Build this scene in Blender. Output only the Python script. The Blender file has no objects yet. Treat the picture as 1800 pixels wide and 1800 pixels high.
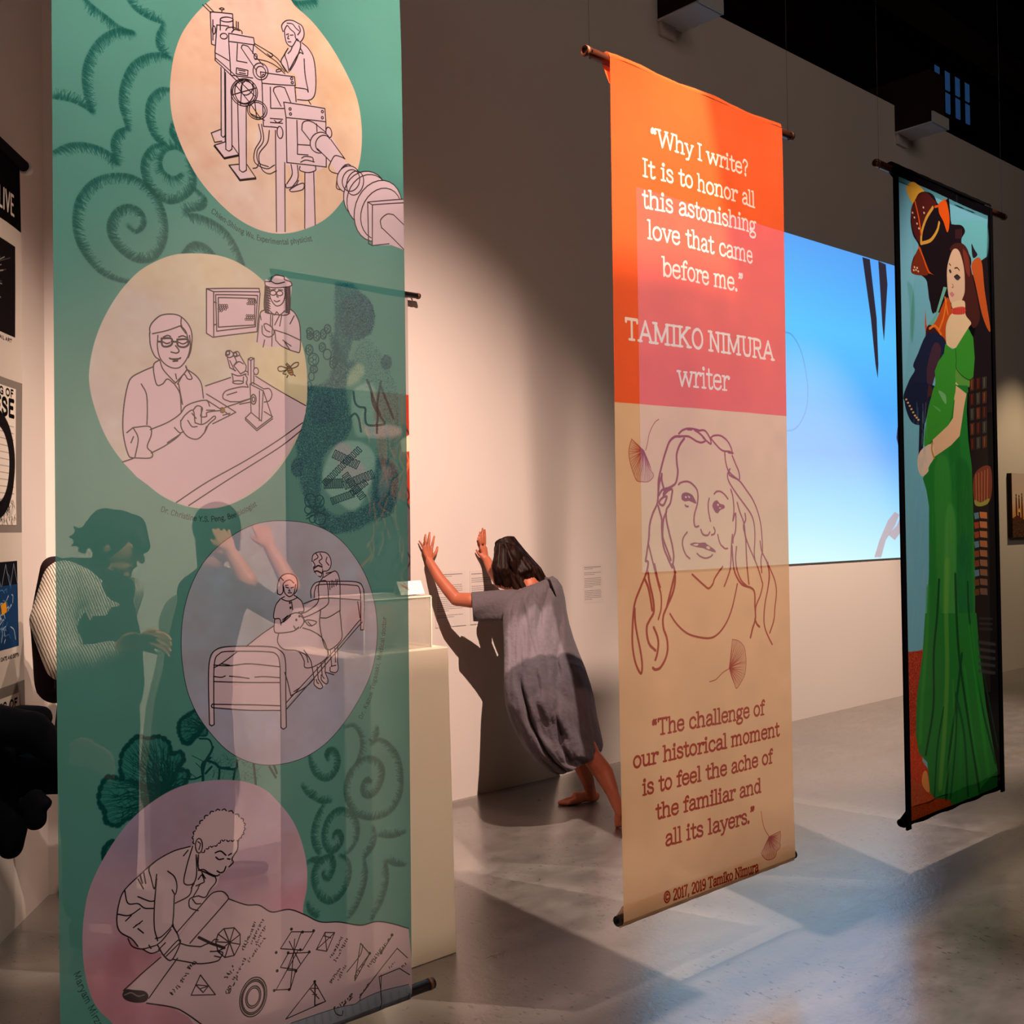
import bpy, bmesh, math, random, numpy as np
from mathutils import Vector, Matrix, Euler
sc = bpy.context.scene
# ------------------------------------------------------------------ camera, world, lights, exposure
_yaw = math.radians(48.0)
cam_d = bpy.data.cameras.new('camera'); cam = bpy.data.objects.new('camera', cam_d); sc.collection.objects.link(cam); sc.camera = cam
cam_d.sensor_width = 36; cam_d.sensor_fit = 'HORIZONTAL'; cam_d.lens = 36*1870/1800; cam_d.clip_start = .05; cam_d.clip_end = 100
def _room(v): return Vector((v[0]*math.sin(_yaw)+v[1]*math.cos(_yaw), -v[0]*math.cos(_yaw)+v[1]*math.sin(_yaw), v[2]))
_pi, _ro = math.radians(.86), -math.atan(.0145)
_f = Vector((0, math.cos(_pi), math.sin(_pi))); _u = Vector((0, -math.sin(_pi), math.cos(_pi))); _s = Vector((1, 0, 0))
_S = _room(_s*math.cos(_ro)+_u*math.sin(_ro)); _U = _room(_u*math.cos(_ro)-_s*math.sin(_ro)); _F = _room(_f)
cam.matrix_world = Matrix(((_S.x, _U.x, -_F.x, 0), (_S.y, _U.y, -_F.y, 0), (_S.z, _U.z, -_F.z, 1.55), (0, 0, 0, 1)))
sc.view_settings.view_transform = 'Standard'; sc.view_settings.look = 'None'; sc.view_settings.gamma = 1; sc.view_settings.exposure = 0
sc.view_settings.use_curve_mapping = False
sc.cycles.max_bounces = 6; sc.cycles.transparent_max_bounces = 12; sc.cycles.use_denoising = True; sc.cycles.sample_clamp_indirect = 3; sc.cycles.caustics_reflective = False
w = bpy.data.worlds.new('world'); sc.world = w; w.use_nodes = True
w.node_tree.nodes['Background'].inputs[0].default_value = (1.0, .80, .66, 1); w.node_tree.nodes['Background'].inputs[1].default_value = .065
def spot(name, loc, aim, power, size, blend, col, r=.03):
    d = bpy.data.lights.new(name, 'SPOT'); o = bpy.data.objects.new(name, d); sc.collection.objects.link(o)
    d.energy = power; d.spot_size = math.radians(size); d.spot_blend = blend; d.color = col; d.shadow_soft_size = r
    o.location = loc; o.rotation_euler = (Vector(aim)-Vector(loc)).to_track_quat('-Z', 'Y').to_euler(); return o
KEY, FRONT = (3.3, 2.40, 5.3), (2.7, 1.3, 6.6)
WASH = (1.7, .45, 5.5)
TEAL_L, ORANGE_L, GREEN_L = (.55, .1, 5.4), (4.1, .2, 5.6), (5.6, .6, 5.5)
spot('wall_wash_spot', WASH, (3.35, 4.77, .75), 2900, 46, .95, (1, .71, .57), .012)
spot('floor_spot', KEY, (3.3, 2.8, 0), 1500, 58, .55, (1, .78, .66), .003)
spot('front_floor_fill', FRONT, (2.85, 1.95, 0), 2100, 21, .7, (1, .82, .76), .004)  # added lamp filling in the floor before the banner row
spot('low_wall_spot', (7.6, 1.6, 5.6), (7.4, 4.77, -.1), 2100, 46, .6, (1, .74, .58), .03)
spot('teal_banner_spot', TEAL_L, (1.24, 2.3, 1.6), 1200, 34, .6, (1, .82, .72), .008)
spot('orange_banner_spot', ORANGE_L, (3.0, 2.3, 1.75), 1650, 33, .6, (1, .80, .66), .008)
spot('green_banner_spot', GREEN_L, (4.82, 2.3, 1.8), 1000, 30, .6, (1, .86, .72), .008)
spot('picture_spot', (11.9, 2.8, 4.4), (11.3, 4.77, 1.6), 260, 42, .8, (1, .74, .42), .04)
spot('left_wall_spot', (1.15, .45, 5.7), (1.30, 4.35, 1.2), 1000, 30, .7, (1, .76, .58), .03)
PLINTH_L = (2.35, -.3, 5.6)
spot('plinth_fill', PLINTH_L, (2.2, 3.06, .75), 700, 20, .5, (1, .80, .62), .004)  # added fill lamp brightening the plinth face
d_ = bpy.data.lights.new('fill_light', 'AREA'); d_.shape = 'RECTANGLE'; d_.size = 7; d_.size_y = 3; d_.energy = 95; d_.color = (1, .80, .66)  # added soft fill standing in for the room's bounce light
o_ = bpy.data.objects.new('fill_light', d_); sc.collection.objects.link(o_); o_.location = (5, -4.6, 7.5); o_.rotation_euler = (Vector((6, 5, 3.2))-Vector((5, -4.6, 7.5))).to_track_quat('-Z', 'Y').to_euler()
spot('visitor_fill', (3.1, 2.75, 5.2), (1.55, 3.95, 1.2), 330, 34, .8, (1, .78, .62), .03)  # added fill lamp brightening the visitors behind the teal banner
# ------------------------------------------------------------------ raster printing of flat artwork (numpy, nothing is loaded)
F_PX = 1870.0; CAM_H = 1.55
_p = math.radians(.86); _r = -math.atan(.0145); _a = math.radians(48.0)
def _cam_axes():
    f = np.array([0, math.cos(_p), math.sin(_p)]); u = np.array([0, -math.sin(_p), math.cos(_p)]); s = np.array([1., 0, 0])
    c, n = math.cos(_r), math.sin(_r)
    S, U = c*s+n*u, -n*s+c*u
    def room(v): return np.array([v[0]*math.sin(_a)+v[1]*math.cos(_a), -v[0]*math.cos(_a)+v[1]*math.sin(_a), v[2]])
    return room(S), room(U), room(f)
CS, CU, CF = _cam_axes()
def ray(x, y): return CS*(x-900)/F_PX + CU*(900-y)/F_PX + CF
def at(x, y, Y):
    """point of the room on the plane y = Y that a pixel of the photograph shows"""
    d = ray(x, y); return d*(Y/d[1]) + np.array([0, 0, CAM_H])

def catmull(pts, closed=False, n=6):
    P = np.array(pts, float)
    if len(P) < 3: return P
    if closed: Q = np.vstack([P[-1], P, P[0], P[1]])
    else: Q = np.vstack([2*P[0]-P[1], P, 2*P[-1]-P[-2]])
    out = []; t = np.linspace(0, 1, n, endpoint=False)[:, None]
    for i in range(1, len(Q)-2):
        a, b, c, d = Q[i-1], Q[i], Q[i+1], Q[i+2]
        out.append(.5*((2*b)+(-a+c)*t+(2*a-5*b+4*c-d)*t**2+(-a+3*b-3*c+d)*t**3))
    out = np.vstack(out)
    return out if closed else np.vstack([out, P[-1]])

class Print:
    """a flat printed sheet: pixels of the photograph are carried to the sheet's own plane (metres), then to its texture"""
    def __init__(s, x0, x1, z0, z1, Y, ppm, base):
        s.x0, s.x1, s.z0, s.z1, s.Y, s.ppm = x0, x1, z0, z1, Y, ppm
        s.w, s.h = int(round((x1-x0)*ppm)), int(round((z1-z0)*ppm))
        s.a = np.empty((s.h, s.w, 3), np.float32); s.a[:] = np.array(base)/255
        s.org = (0, 0, 1.0); s.rng = np.random.default_rng(5)
    def crop(s, ox, oy, k): s.org = (ox, oy, k)
    def T(s, pts):
        P = np.atleast_2d(np.array(pts, float))
        if s.Y is None: return (P-[s.x0, s.z0])*s.ppm*np.array([1, 1])     # direct units
        px = s.org[0]+P[:, 0]/s.org[2]; py = s.org[1]+P[:, 1]/s.org[2]
        D = CS[None]*((px-900)/F_PX)[:, None]+CU[None]*((900-py)/F_PX)[:, None]+CF[None]
        t = s.Y/D[:, 1]
        return np.stack([(D[:, 0]*t-s.x0)*s.ppm, (s.z1-(D[:, 2]*t+CAM_H))*s.ppm], 1)
    def parse(s, txt, smooth=True, closed=False):
        out = []
        for seg in txt.split(';'):
            seg = seg.strip()
            if not seg: continue
            hard = seg[0] == '!'
            P = [tuple(map(float, q.split(','))) for q in seg.lstrip('!').split()]
            if smooth and not hard and len(P) > 2: P = catmull(P, closed)
            out.append(s.T(P))
        return out
    def _win(s, P, m):
        x0 = max(int(math.floor(P[:, 0].min()-m)), 0); x1 = min(int(math.ceil(P[:, 0].max()+m))+1, s.w)
        y0 = max(int(math.floor(P[:, 1].min()-m)), 0); y1 = min(int(math.ceil(P[:, 1].max()+m))+1, s.h)
        return x0, x1, y0, y1
    def _line(s, P, w, col, alpha=1., soft=1., w1=None):
        """P in texture pixels; w in texture pixels"""
        m = w/2+soft+1; x0, x1, y0, y1 = s._win(P, m)
        if x1 <= x0 or y1 <= y0: return
        M = np.zeros((y1-y0, x1-x0), np.float32); n = len(P)
        for i in range(n-1):
            a, b = P[i], P[i+1]
            X0 = max(int(min(a[0], b[0])-m), x0); X1 = min(int(max(a[0], b[0])+m)+2, x1)
            Y0 = max(int(min(a[1], b[1])-m), y0); Y1 = min(int(max(a[1], b[1])+m)+2, y1)
            if X1 <= X0 or Y1 <= Y0: continue
            xx = np.arange(X0, X1)[None, :]+.5-a[0]; yy = np.arange(Y0, Y1)[:, None]+.5-a[1]
            d = b-a; L = d@d
            t = np.clip((xx*d[0]+yy*d[1])/L, 0, 1) if L > 1e-9 else 0
            dist = np.sqrt((xx-t*d[0])**2+(yy-t*d[1])**2)
            ww = w if w1 is None else w+(w1-w)*(i/max(n-2, 1))
            c = np.clip((ww/2-dist)/soft+.5, 0, 1)
            V = M[Y0-y0:Y1-y0, X0-x0:X1-x0]; np.maximum(V, c, out=V)
        A = s.a[y0:y1, x0:x1]; k = (M*alpha)[..., None]
        A += (np.array(col, np.float32)/255-A)*k
    def line(s, txt, w, col, alpha=1., soft=1., smooth=True, closed=False):
        for P in s.parse(txt, smooth, closed): s._line(P, w*s.ppm, col, alpha, soft)
    def _mask(s, polys, sub=3):
        allp = np.vstack(polys); x0, x1, y0, y1 = s._win(allp, 1)
        if x1 <= x0 or y1 <= y0: return None
        M = np.zeros((y1-y0, x1-x0), np.float32)
        E = [np.hstack([P, np.roll(P, -1, 0)]) for P in polys]; E = np.vstack(E)
        px = np.arange(x0, x1)
        for r in range((y1-y0)*sub):
            y = y0+(r+.5)/sub
            c = ((E[:, 1] <= y) & (E[:, 3] > y)) | ((E[:, 3] <= y) & (E[:, 1] > y))
            e = E[c]
            if not len(e): continue
            xs = np.sort(e[:, 0]+(y-e[:, 1])/(e[:, 3]-e[:, 1])*(e[:, 2]-e[:, 0]))
            for a, b in zip(xs[::2], xs[1::2]):
                ia, ib = max(int(a), x0), min(int(b)+1, x1)
                if ib > ia:
                    q = px[ia-x0:ib-x0]
                    M[r//sub, ia-x0:ib-x0] += np.clip(np.minimum(q+1, b)-np.maximum(q, a), 0, 1)/sub
        return M, x0, x1, y0, y1
    def _blur(s, M, n):
        for _ in range(n):
            M = (np.roll(M, 1, 0)+2*M+np.roll(M, -1, 0))/4; M = (np.roll(M, 1, 1)+2*M+np.roll(M, -1, 1))/4
        return M
    def fill(s, txt, col, alpha=1., smooth=True, grad=None, raw=False, wash=0, feather=0):
        """col: RGB; grad: list of (x, y, rgb) stops in crop units blended by distance; wash: watercolour mottling"""
        polys = [np.array(txt)] if raw else s.parse(txt, smooth, smooth)
        R = s._mask(polys)
        if R is None: return
        M, x0, x1, y0, y1 = R
        if feather: M = s._blur(M, feather)
        if grad or wash:
            yy, xx = np.mgrid[y0:y1, x0:x1].astype(np.float32)
            if grad:
                G = s.T([(g[0], g[1]) for g in grad]); num = 0; den = 0
                for g, q in zip(grad, G):
                    k = 1/((xx-q[0])**2+(yy-q[1])**2+ (0.03*s.ppm)**2)**1.2
                    num = num+k[..., None]*np.array(g[2], np.float32)/255; den = den+k
                C = num/den[..., None]
            else: C = np.ones(M.shape+(3,), np.float32)*np.array(col, np.float32)/255
            if wash:
                N = s.noise(M.shape, 60)+.5*s.noise(M.shape, 22)
                C = C*(1+wash*N[..., None]*np.array([.4, .8, 1.1]))
        else: C = np.array(col, np.float32)/255
        A = s.a[y0:y1, x0:x1]; A += (C-A)*(np.clip(M, 0, 1)*alpha)[..., None]
    def noise(s, shape, cell):
        h, w = shape; gh, gw = h//cell+3, w//cell+3
        g = s.rng.normal(0, .5, (gh, gw)); y = np.arange(h)/cell; x = np.arange(w)/cell
        iy, ix = y.astype(int), x.astype(int); fy = (y-iy); fx = (x-ix); fy = fy*fy*(3-2*fy); fx = fx*fx*(3-2*fx)
        a = g[iy][:, ix]*(1-fx)+g[iy][:, ix+1]*fx; b = g[iy+1][:, ix]*(1-fx)+g[iy+1][:, ix+1]*fx
        return (a*(1-fy)[:, None]+b*fy[:, None]).astype(np.float32)
    def dots(s, txt, n, col, alpha=.7, r=1, smooth=False, feather=4):
        polys = s.parse(txt, smooth, smooth); R = s._mask(polys, 1)
        if R is None: return
        M, x0, x1, y0, y1 = R
        M = s._blur(M, feather)
        X = s.rng.integers(x0, x1, n); Y = s.rng.integers(y0, y1, n)
        k = s.rng.random(n) < M[Y-y0, X-x0]; X, Y = X[k], Y[k]; c = np.array(col, np.float32)/255
        for dx in range(r):
            for dy in range(r):
                xx = np.clip(X+dx, 0, s.w-1); yy = np.clip(Y+dy, 0, s.h-1)
                s.a[yy, xx] += (c-s.a[yy, xx])*alpha
    def fur(s, txt, side, col, ln=.014, dens=1., w=.0011):
        """dark fuzzy-edged band: hairs grow from the curve to one side"""
        auto = side == 0; side = -side
        for P in s.parse(txt):
            d = np.diff(P, axis=0)
            if auto: side = -1 if (d[:-1, 0]*d[1:, 1]-d[:-1, 1]*d[1:, 0]).sum() > 0 else 1     # hairs point to the hollow side
            L = 0; L = np.maximum(np.hypot(*d.T), 1e-6); tot = L.sum(); cum = np.concatenate([[0], L.cumsum()])
            nn = np.vstack([d/L[:, None], d[-1:]/L[-1]]); nn = np.stack([nn[:, 1], -nn[:, 0]], 1)*side
            s._line(P+nn*.004*s.ppm, .008*s.ppm, col, .6, soft=.010*s.ppm)
            n = int(tot/(.0006*s.ppm)*dens)
            for _ in range(n):
                q = s.rng.random()*tot; i = max(min(np.searchsorted(cum, q)-1, len(d)-1), 0)
                t = d[i]/L[i]; p = P[i]+t*(q-cum[i]); nv = nn[i]
                e = min(q, tot-q)/tot; tap = min(1, e*7+.25)
                l = ln*s.ppm*tap*(.25+.8*s.rng.random())
                v = nv+t*s.rng.normal(.3, .25); p = p-nv*.001*s.ppm
                s._line(np.array([p, p+v*l]), w*s.ppm, col, .42, soft=1.2)
    def ell(s, cx, cy, rx, ry, w, col, rot=0, a0=0, a1=360, fillc=None):
        t = np.radians(np.linspace(a0, a1, 28)); c, n = math.cos(math.radians(rot)), math.sin(math.radians(rot))
        P = np.stack([cx+rx*np.cos(t)*c-ry*np.sin(t)*n, cy+rx*np.cos(t)*n+ry*np.sin(t)*c], 1); P = s.T(P)
        if fillc is not None: s.fill(P, fillc, raw=True)
        if w: s._line(P, w*s.ppm, col)
    # lettering with one stroke font, slab serifs optional
    def text(s, st, P0, P1, cap, col, w, slab=True, lw=None, track=0):
        A, B = s.T([P0, P1]); C = s.T([(P0[0], P0[1]-cap)])[0]; H = abs(A[1]-C[1])
        g, adv = layout(st, slab, track); D = B-A; U = D/adv; Vv = np.array([0, -H])
        for kind, q in g:
            P = A+q[:, :1]*U+q[:, 1:]*Vv
            ww = (w if kind != 's' else w*.8)*s.ppm
            if kind == 'd': ww *= 1.7
            s._line(P, ww, col, 1, .9)
    def textpath(s, st, path, cap, col, w):
        P = s.T(catmull(path)); L = np.hypot(*np.diff(P, axis=0).T); cum = np.concatenate([[0], L.cumsum()])
        H = cap*s.ppm; g, adv = layout(st, False, .04); k = cum[-1]/adv
        for kind, q in g:
            xm = q[:, 0]*k; i = np.clip(np.searchsorted(cum, xm.mean())-1, 0, len(L)-1)
            t = (P[i+1]-P[i])/max(L[i], 1e-6); p = P[i]+t*(xm.mean()-cum[i]); nv = np.array([t[1], -t[0]])
            Q = p+(xm-xm.mean())[:, None]*t+q[:, 1:]*H*nv
            s._line(Q, w*s.ppm*(1.6 if kind == 'd' else 1), col, .85, 1)
    def image(s, name):
        a = np.ones((s.h, s.w, 4), np.float32); a[..., :3] = np.clip(s.a[::-1], 0, 1)
        im = bpy.data.images.new(name, s.w, s.h); im.pixels.foreach_set(a.ravel()); im.update(); im.pack()
        return im

GLYPH = {
'a': (.54, 'C .1,.54 .16,.66 .28,.7 .4,.63 .42,.48;L .42,.5 .42,.12;C .42,.12 .45,.03 .54,.03;C .42,.4 .22,.36 .08,.2 .12,.04 .26,0 .38,.08 .42,.18'),
'b': (.58, 'L .12,1 .12,0;O .32,.35,.2,.35;S .07,1,.06'),
'c': (.5, 'C .44,.53 .38,.66 .27,.7 .12,.6 .07,.35 .12,.1 .27,0 .4,.05 .46,.16'),
'd': (.58, 'L .46,1 .46,0;O .26,.35,.19,.35;S .41,1,.06;S .5,0,.05'),
'e': (.53, 'L .07,.38 .46,.38;C .46,.38 .43,.62 .27,.7 .11,.6 .06,.35 .11,.1 .27,0 .4,.05 .47,.16'),
'f': (.36, 'C .36,.9 .31,1 .22,.96 .17,.85 .17,.72;L .17,.75 .17,0;L .04,.68 .33,.68;S .17,0,.12'),
'g': (.56, 'O .25,.46,.17,.24;C .38,.62 .45,.71 .53,.69;C .14,.27 .07,.18 .16,.1 .38,.06 .49,-.06 .43,-.24 .25,-.3 .07,-.24 .06,-.1 .17,.02'),
'h': (.62, 'L .13,1 .13,0;C .13,.46 .21,.64 .34,.7 .46,.62 .48,.45;L .48,.48 .48,0;S .08,1,.06;S .13,0,.1;S .48,0,.1'),
'i': (.28, 'L .14,.68 .14,0;S .09,.68,.06;S .14,0,.11;D .14,.93'),
'k': (.56, 'L .13,1 .13,0;L .44,.68 .13,.28;L .23,.38 .46,0;S .08,1,.06;S .13,0,.1;S .46,0,.09;S .43,.68,.09'),
'l': (.28, 'L .14,1 .14,0;S .09,1,.06;S .14,0,.11'),
'm': (.9, 'L .12,.68 .12,0;C .12,.46 .19,.64 .31,.7 .41,.62 .43,.45;L .43,.48 .43,0;C .43,.46 .5,.64 .62,.7 .72,.62 .74,.45;L .74,.48 .74,0;S .07,.68,.05;S .12,0,.09;S .43,0,.09;S .74,0,.09'),
'n': (.62, 'L .13,.68 .13,0;C .13,.46 .21,.64 .34,.7 .46,.62 .48,.45;L .48,.48 .48,0;S .08,.68,.06;S .13,0,.1;S .48,0,.1'),
'o': (.54, 'O .27,.35,.21,.35'),
'p': (.58, 'L .12,.68 .12,-.3;O .32,.35,.2,.35;S .07,.68,.06;S .12,-.3,.1'),
'r': (.44, 'L .14,.68 .14,0;C .14,.4 .21,.6 .3,.68 .4,.66;D .4,.62;S .08,.68,.06;S .15,0,.12'),
's': (.46, 'C .39,.55 .33,.67 .21,.7 .09,.62 .1,.47 .22,.38 .36,.31 .41,.17 .35,.03 .22,0 .1,.05 .06,.17'),
't': (.38, 'L .17,.92 .17,.15;C .17,.16 .2,.02 .3,0 .37,.08;L .04,.68 .34,.68'),
'u': (.6, 'L .12,.68 .12,.2;C .12,.22 .16,.05 .26,0 .38,.05 .46,.2;L .46,.68 .46,0;S .07,.68,.06;S .41,.68,.06;S .51,0,.05'),
'v': (.52, 'L .07,.68 .26,0 .45,.68;S .07,.68,.08;S .45,.68,.08'),
'w': (.76, 'L .06,.68 .21,0 .38,.6 .55,0 .7,.68;S .06,.68,.08;S .38,.66,.07;S .7,.68,.08'),
'x': (.5, 'L .06,.68 .44,0;L .44,.68 .06,0;S .07,.68,.08;S .43,.68,.08;S .07,0,.08;S .43,0,.08'),
'y': (.54, 'L .08,.68 .28,.02;C .48,.68 .28,0 .2,-.24 .08,-.28;S .08,.68,.08;S .48,.68,.07'),
'z': (.46, 'L .06,.68 .4,.68 .06,0 .42,0'),
'A': (.78, 'L .08,0 .39,1 .7,0;L .2,.34 .58,.34;S .08,0,.1;S .7,0,.1'),
'B': (.64, 'L .13,0 .13,1 .35,1;C .35,1 .5,.93 .5,.62 .35,.54;L .13,.53 .36,.53;C .36,.53 .56,.42 .54,.1 .36,0;L .13,0 .36,0'),
'C': (.7, 'C .62,.76 .52,.94 .37,1 .15,.86 .08,.5 .15,.14 .37,0 .54,.06 .64,.24'),
'D': (.7, 'L .13,0 .13,1 .3,1;C .3,1 .5,.93 .63,.5 .5,.07 .3,0;L .13,0 .3,0'),
'E': (.6, 'L .14,0 .14,1 .52,1 ;L .14,.53 .44,.53;L .14,0 .54,0;S .1,1,.06;S .1,0,.06'),
'G': (.72, 'C .62,.78 .52,.95 .37,1 .15,.86 .08,.5 .15,.14 .37,0 .55,.06 .63,.2;L .4,.42 .63,.42 .63,0'),
'H': (.7, 'L .14,0 .14,1;L .56,0 .56,1;L .14,.53 .56,.53;S .14,0,.1;S .14,1,.1;S .56,0,.1;S .56,1,.1'),
'I': (.34, 'L .17,1 .17,0;S .17,1,.13;S .17,0,.13'),
'K': (.74, 'L .15,1 .15,0;L .58,1 .15,.4;L .28,.56 .62,0;S .15,1,.12;S .15,0,.12;S .58,1,.1;S .62,0,.1'),
'L': (.54, 'L .13,1 .13,0 .48,0;S .13,1,.1'),
'M': (.92, 'L .15,0 .15,1 .45,.12 .75,1 .75,0;S .12,1,.1;S .78,1,.1;S .15,0,.11;S .75,0,.11'),
'N': (.76, 'L .15,0 .15,1 .6,0 .6,1;S .12,1,.1;S .15,0,.12;S .6,1,.12'),
'O': (.74, 'O .37,.5,.29,.5'),
'P': (.62, 'L .13,0 .13,1 .34,1;C .34,1 .55,.9 .55,.56 .34,.46;L .13,.46 .34,.46;S .13,0,.12'),
'R': (.72, 'L .14,0 .14,1 .36,1;C .36,1 .56,.92 .56,.58 .36,.5;L .14,.5 .36,.5;L .38,.5 .58,0;S .1,1,.06;S .14,0,.12;S .62,0,.07'),
'S': (.6, 'C .5,.78 .42,.95 .29,1 .12,.9 .12,.66 .3,.54 .5,.42 .53,.16 .38,.02 .22,0 .08,.22'),
'T': (.68, 'L .34,1 .34,0;L .06,1 .62,1;S .34,0,.13;L .06,1 .06,.86;L .62,1 .62,.86'),
'U': (.76, 'L .15,1 .15,.3;C .15,.32 .22,.06 .38,0 .54,.06 .6,.32;L .6,.3 .6,1;S .15,1,.12;S .6,1,.12'),
'V': (.72, 'L .06,1 .36,0 .66,1'),
'W': (.98, 'L .07,1 .26,0 .48,.95 .7,0 .89,1;S .07,1,.1;S .48,.98,.08;S .89,1,.1'),
'Y': (.68, 'L .06,1 .34,.48 .62,1;L .34,.48 .34,0'),
'F': (.56, 'L .14,0 .14,1 .5,1;L .14,.53 .44,.53'),
'0': (.52, 'O .26,.5,.2,.5'), '1': (.36, 'L .08,.84 .2,1 .2,0;S .2,0,.12'),
'2': (.52, 'C .07,.76 .14,.96 .27,1 .43,.9 .42,.66 .24,.34 .06,0;L .06,0 .46,0'),
'7': (.5, 'L .06,1 .45,1;C .45,1 .26,.55 .2,0'), '9': (.52, 'O .26,.7,.19,.3;C .45,.7 .44,.3 .3,.04 .12,.06'),
'.': (.22, 'D .1,.04'), ',': (.22, 'L .11,.06 .05,-.16'), '-': (.34, 'L .06,.36 .28,.36'),
'?': (.48, 'C .07,.8 .14,.97 .26,1 .41,.88 .4,.68 .26,.5 .24,.28;D .24,.04'),
'“': (.36, 'D .1,.78;C .1,.78 .07,.9 .14,1;D .24,.78;C .24,.78 .21,.9 .28,1'),
'”': (.36, 'D .14,.98;C .14,.98 .16,.86 .08,.76;D .28,.98;C .28,.98 .3,.86 .22,.76'),
'©': (.9, 'O .42,.5,.36,.52;C .56,.66 .42,.78 .28,.62 .27,.38 .42,.22 .57,.34'),
' ': (.3, ''), '=': (.4, 'L .05,.3 .35,.3;L .05,.5 .35,.5'), '+': (.4, 'L .05,.4 .35,.4;L .2,.2 .2,.6'),
'(': (.25, 'C .2,1 .08,.5 .2,0'), ')': (.25, 'C .05,1 .17,.5 .05,0'), '<': (.4, 'L .35,.6 .05,.4 .35,.2'), '/': (.3, 'L .25,1 .05,0'),
}
_gc = {}
def glyph(ch):
    if ch in _gc: return _gc[ch]
    adv, src = GLYPH[ch]; out = []
    for t in src.split(';'):
        t = t.strip()
        if not t: continue
        k, rest = t[0], t[1:].split()
        if k in 'LCD':
            P = np.array([list(map(float, q.split(','))) for q in rest])
            if k == 'C': P = catmull(P, n=4)
            if k == 'D': P = np.array([P[0], P[0]+[.001, 0]])
            out.append(('d' if k == 'D' else 'l', P))
        elif k == 'O':
            a = list(map(float, rest[0].split(','))); th = np.linspace(0, 2*np.pi, 21)
            out.append(('l', np.stack([a[0]+a[2]*np.cos(th), a[1]+a[3]*np.sin(th)], 1)))
        elif k == 'S':
            a = list(map(float, rest[0].split(','))); out.append(('s', np.array([[a[0]-a[2], a[1]], [a[0]+a[2], a[1]]])))
    _gc[ch] = (adv, out); return _gc[ch]
def layout(st, slab, track=0):
    x = 0; out = []
    for ch in st:
        adv, g = glyph(ch)
        for k, P in g:
            if k == 's' and not slab: continue
            out.append((k, P+[x, 0]))
        x += adv+track
    return out, x
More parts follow.
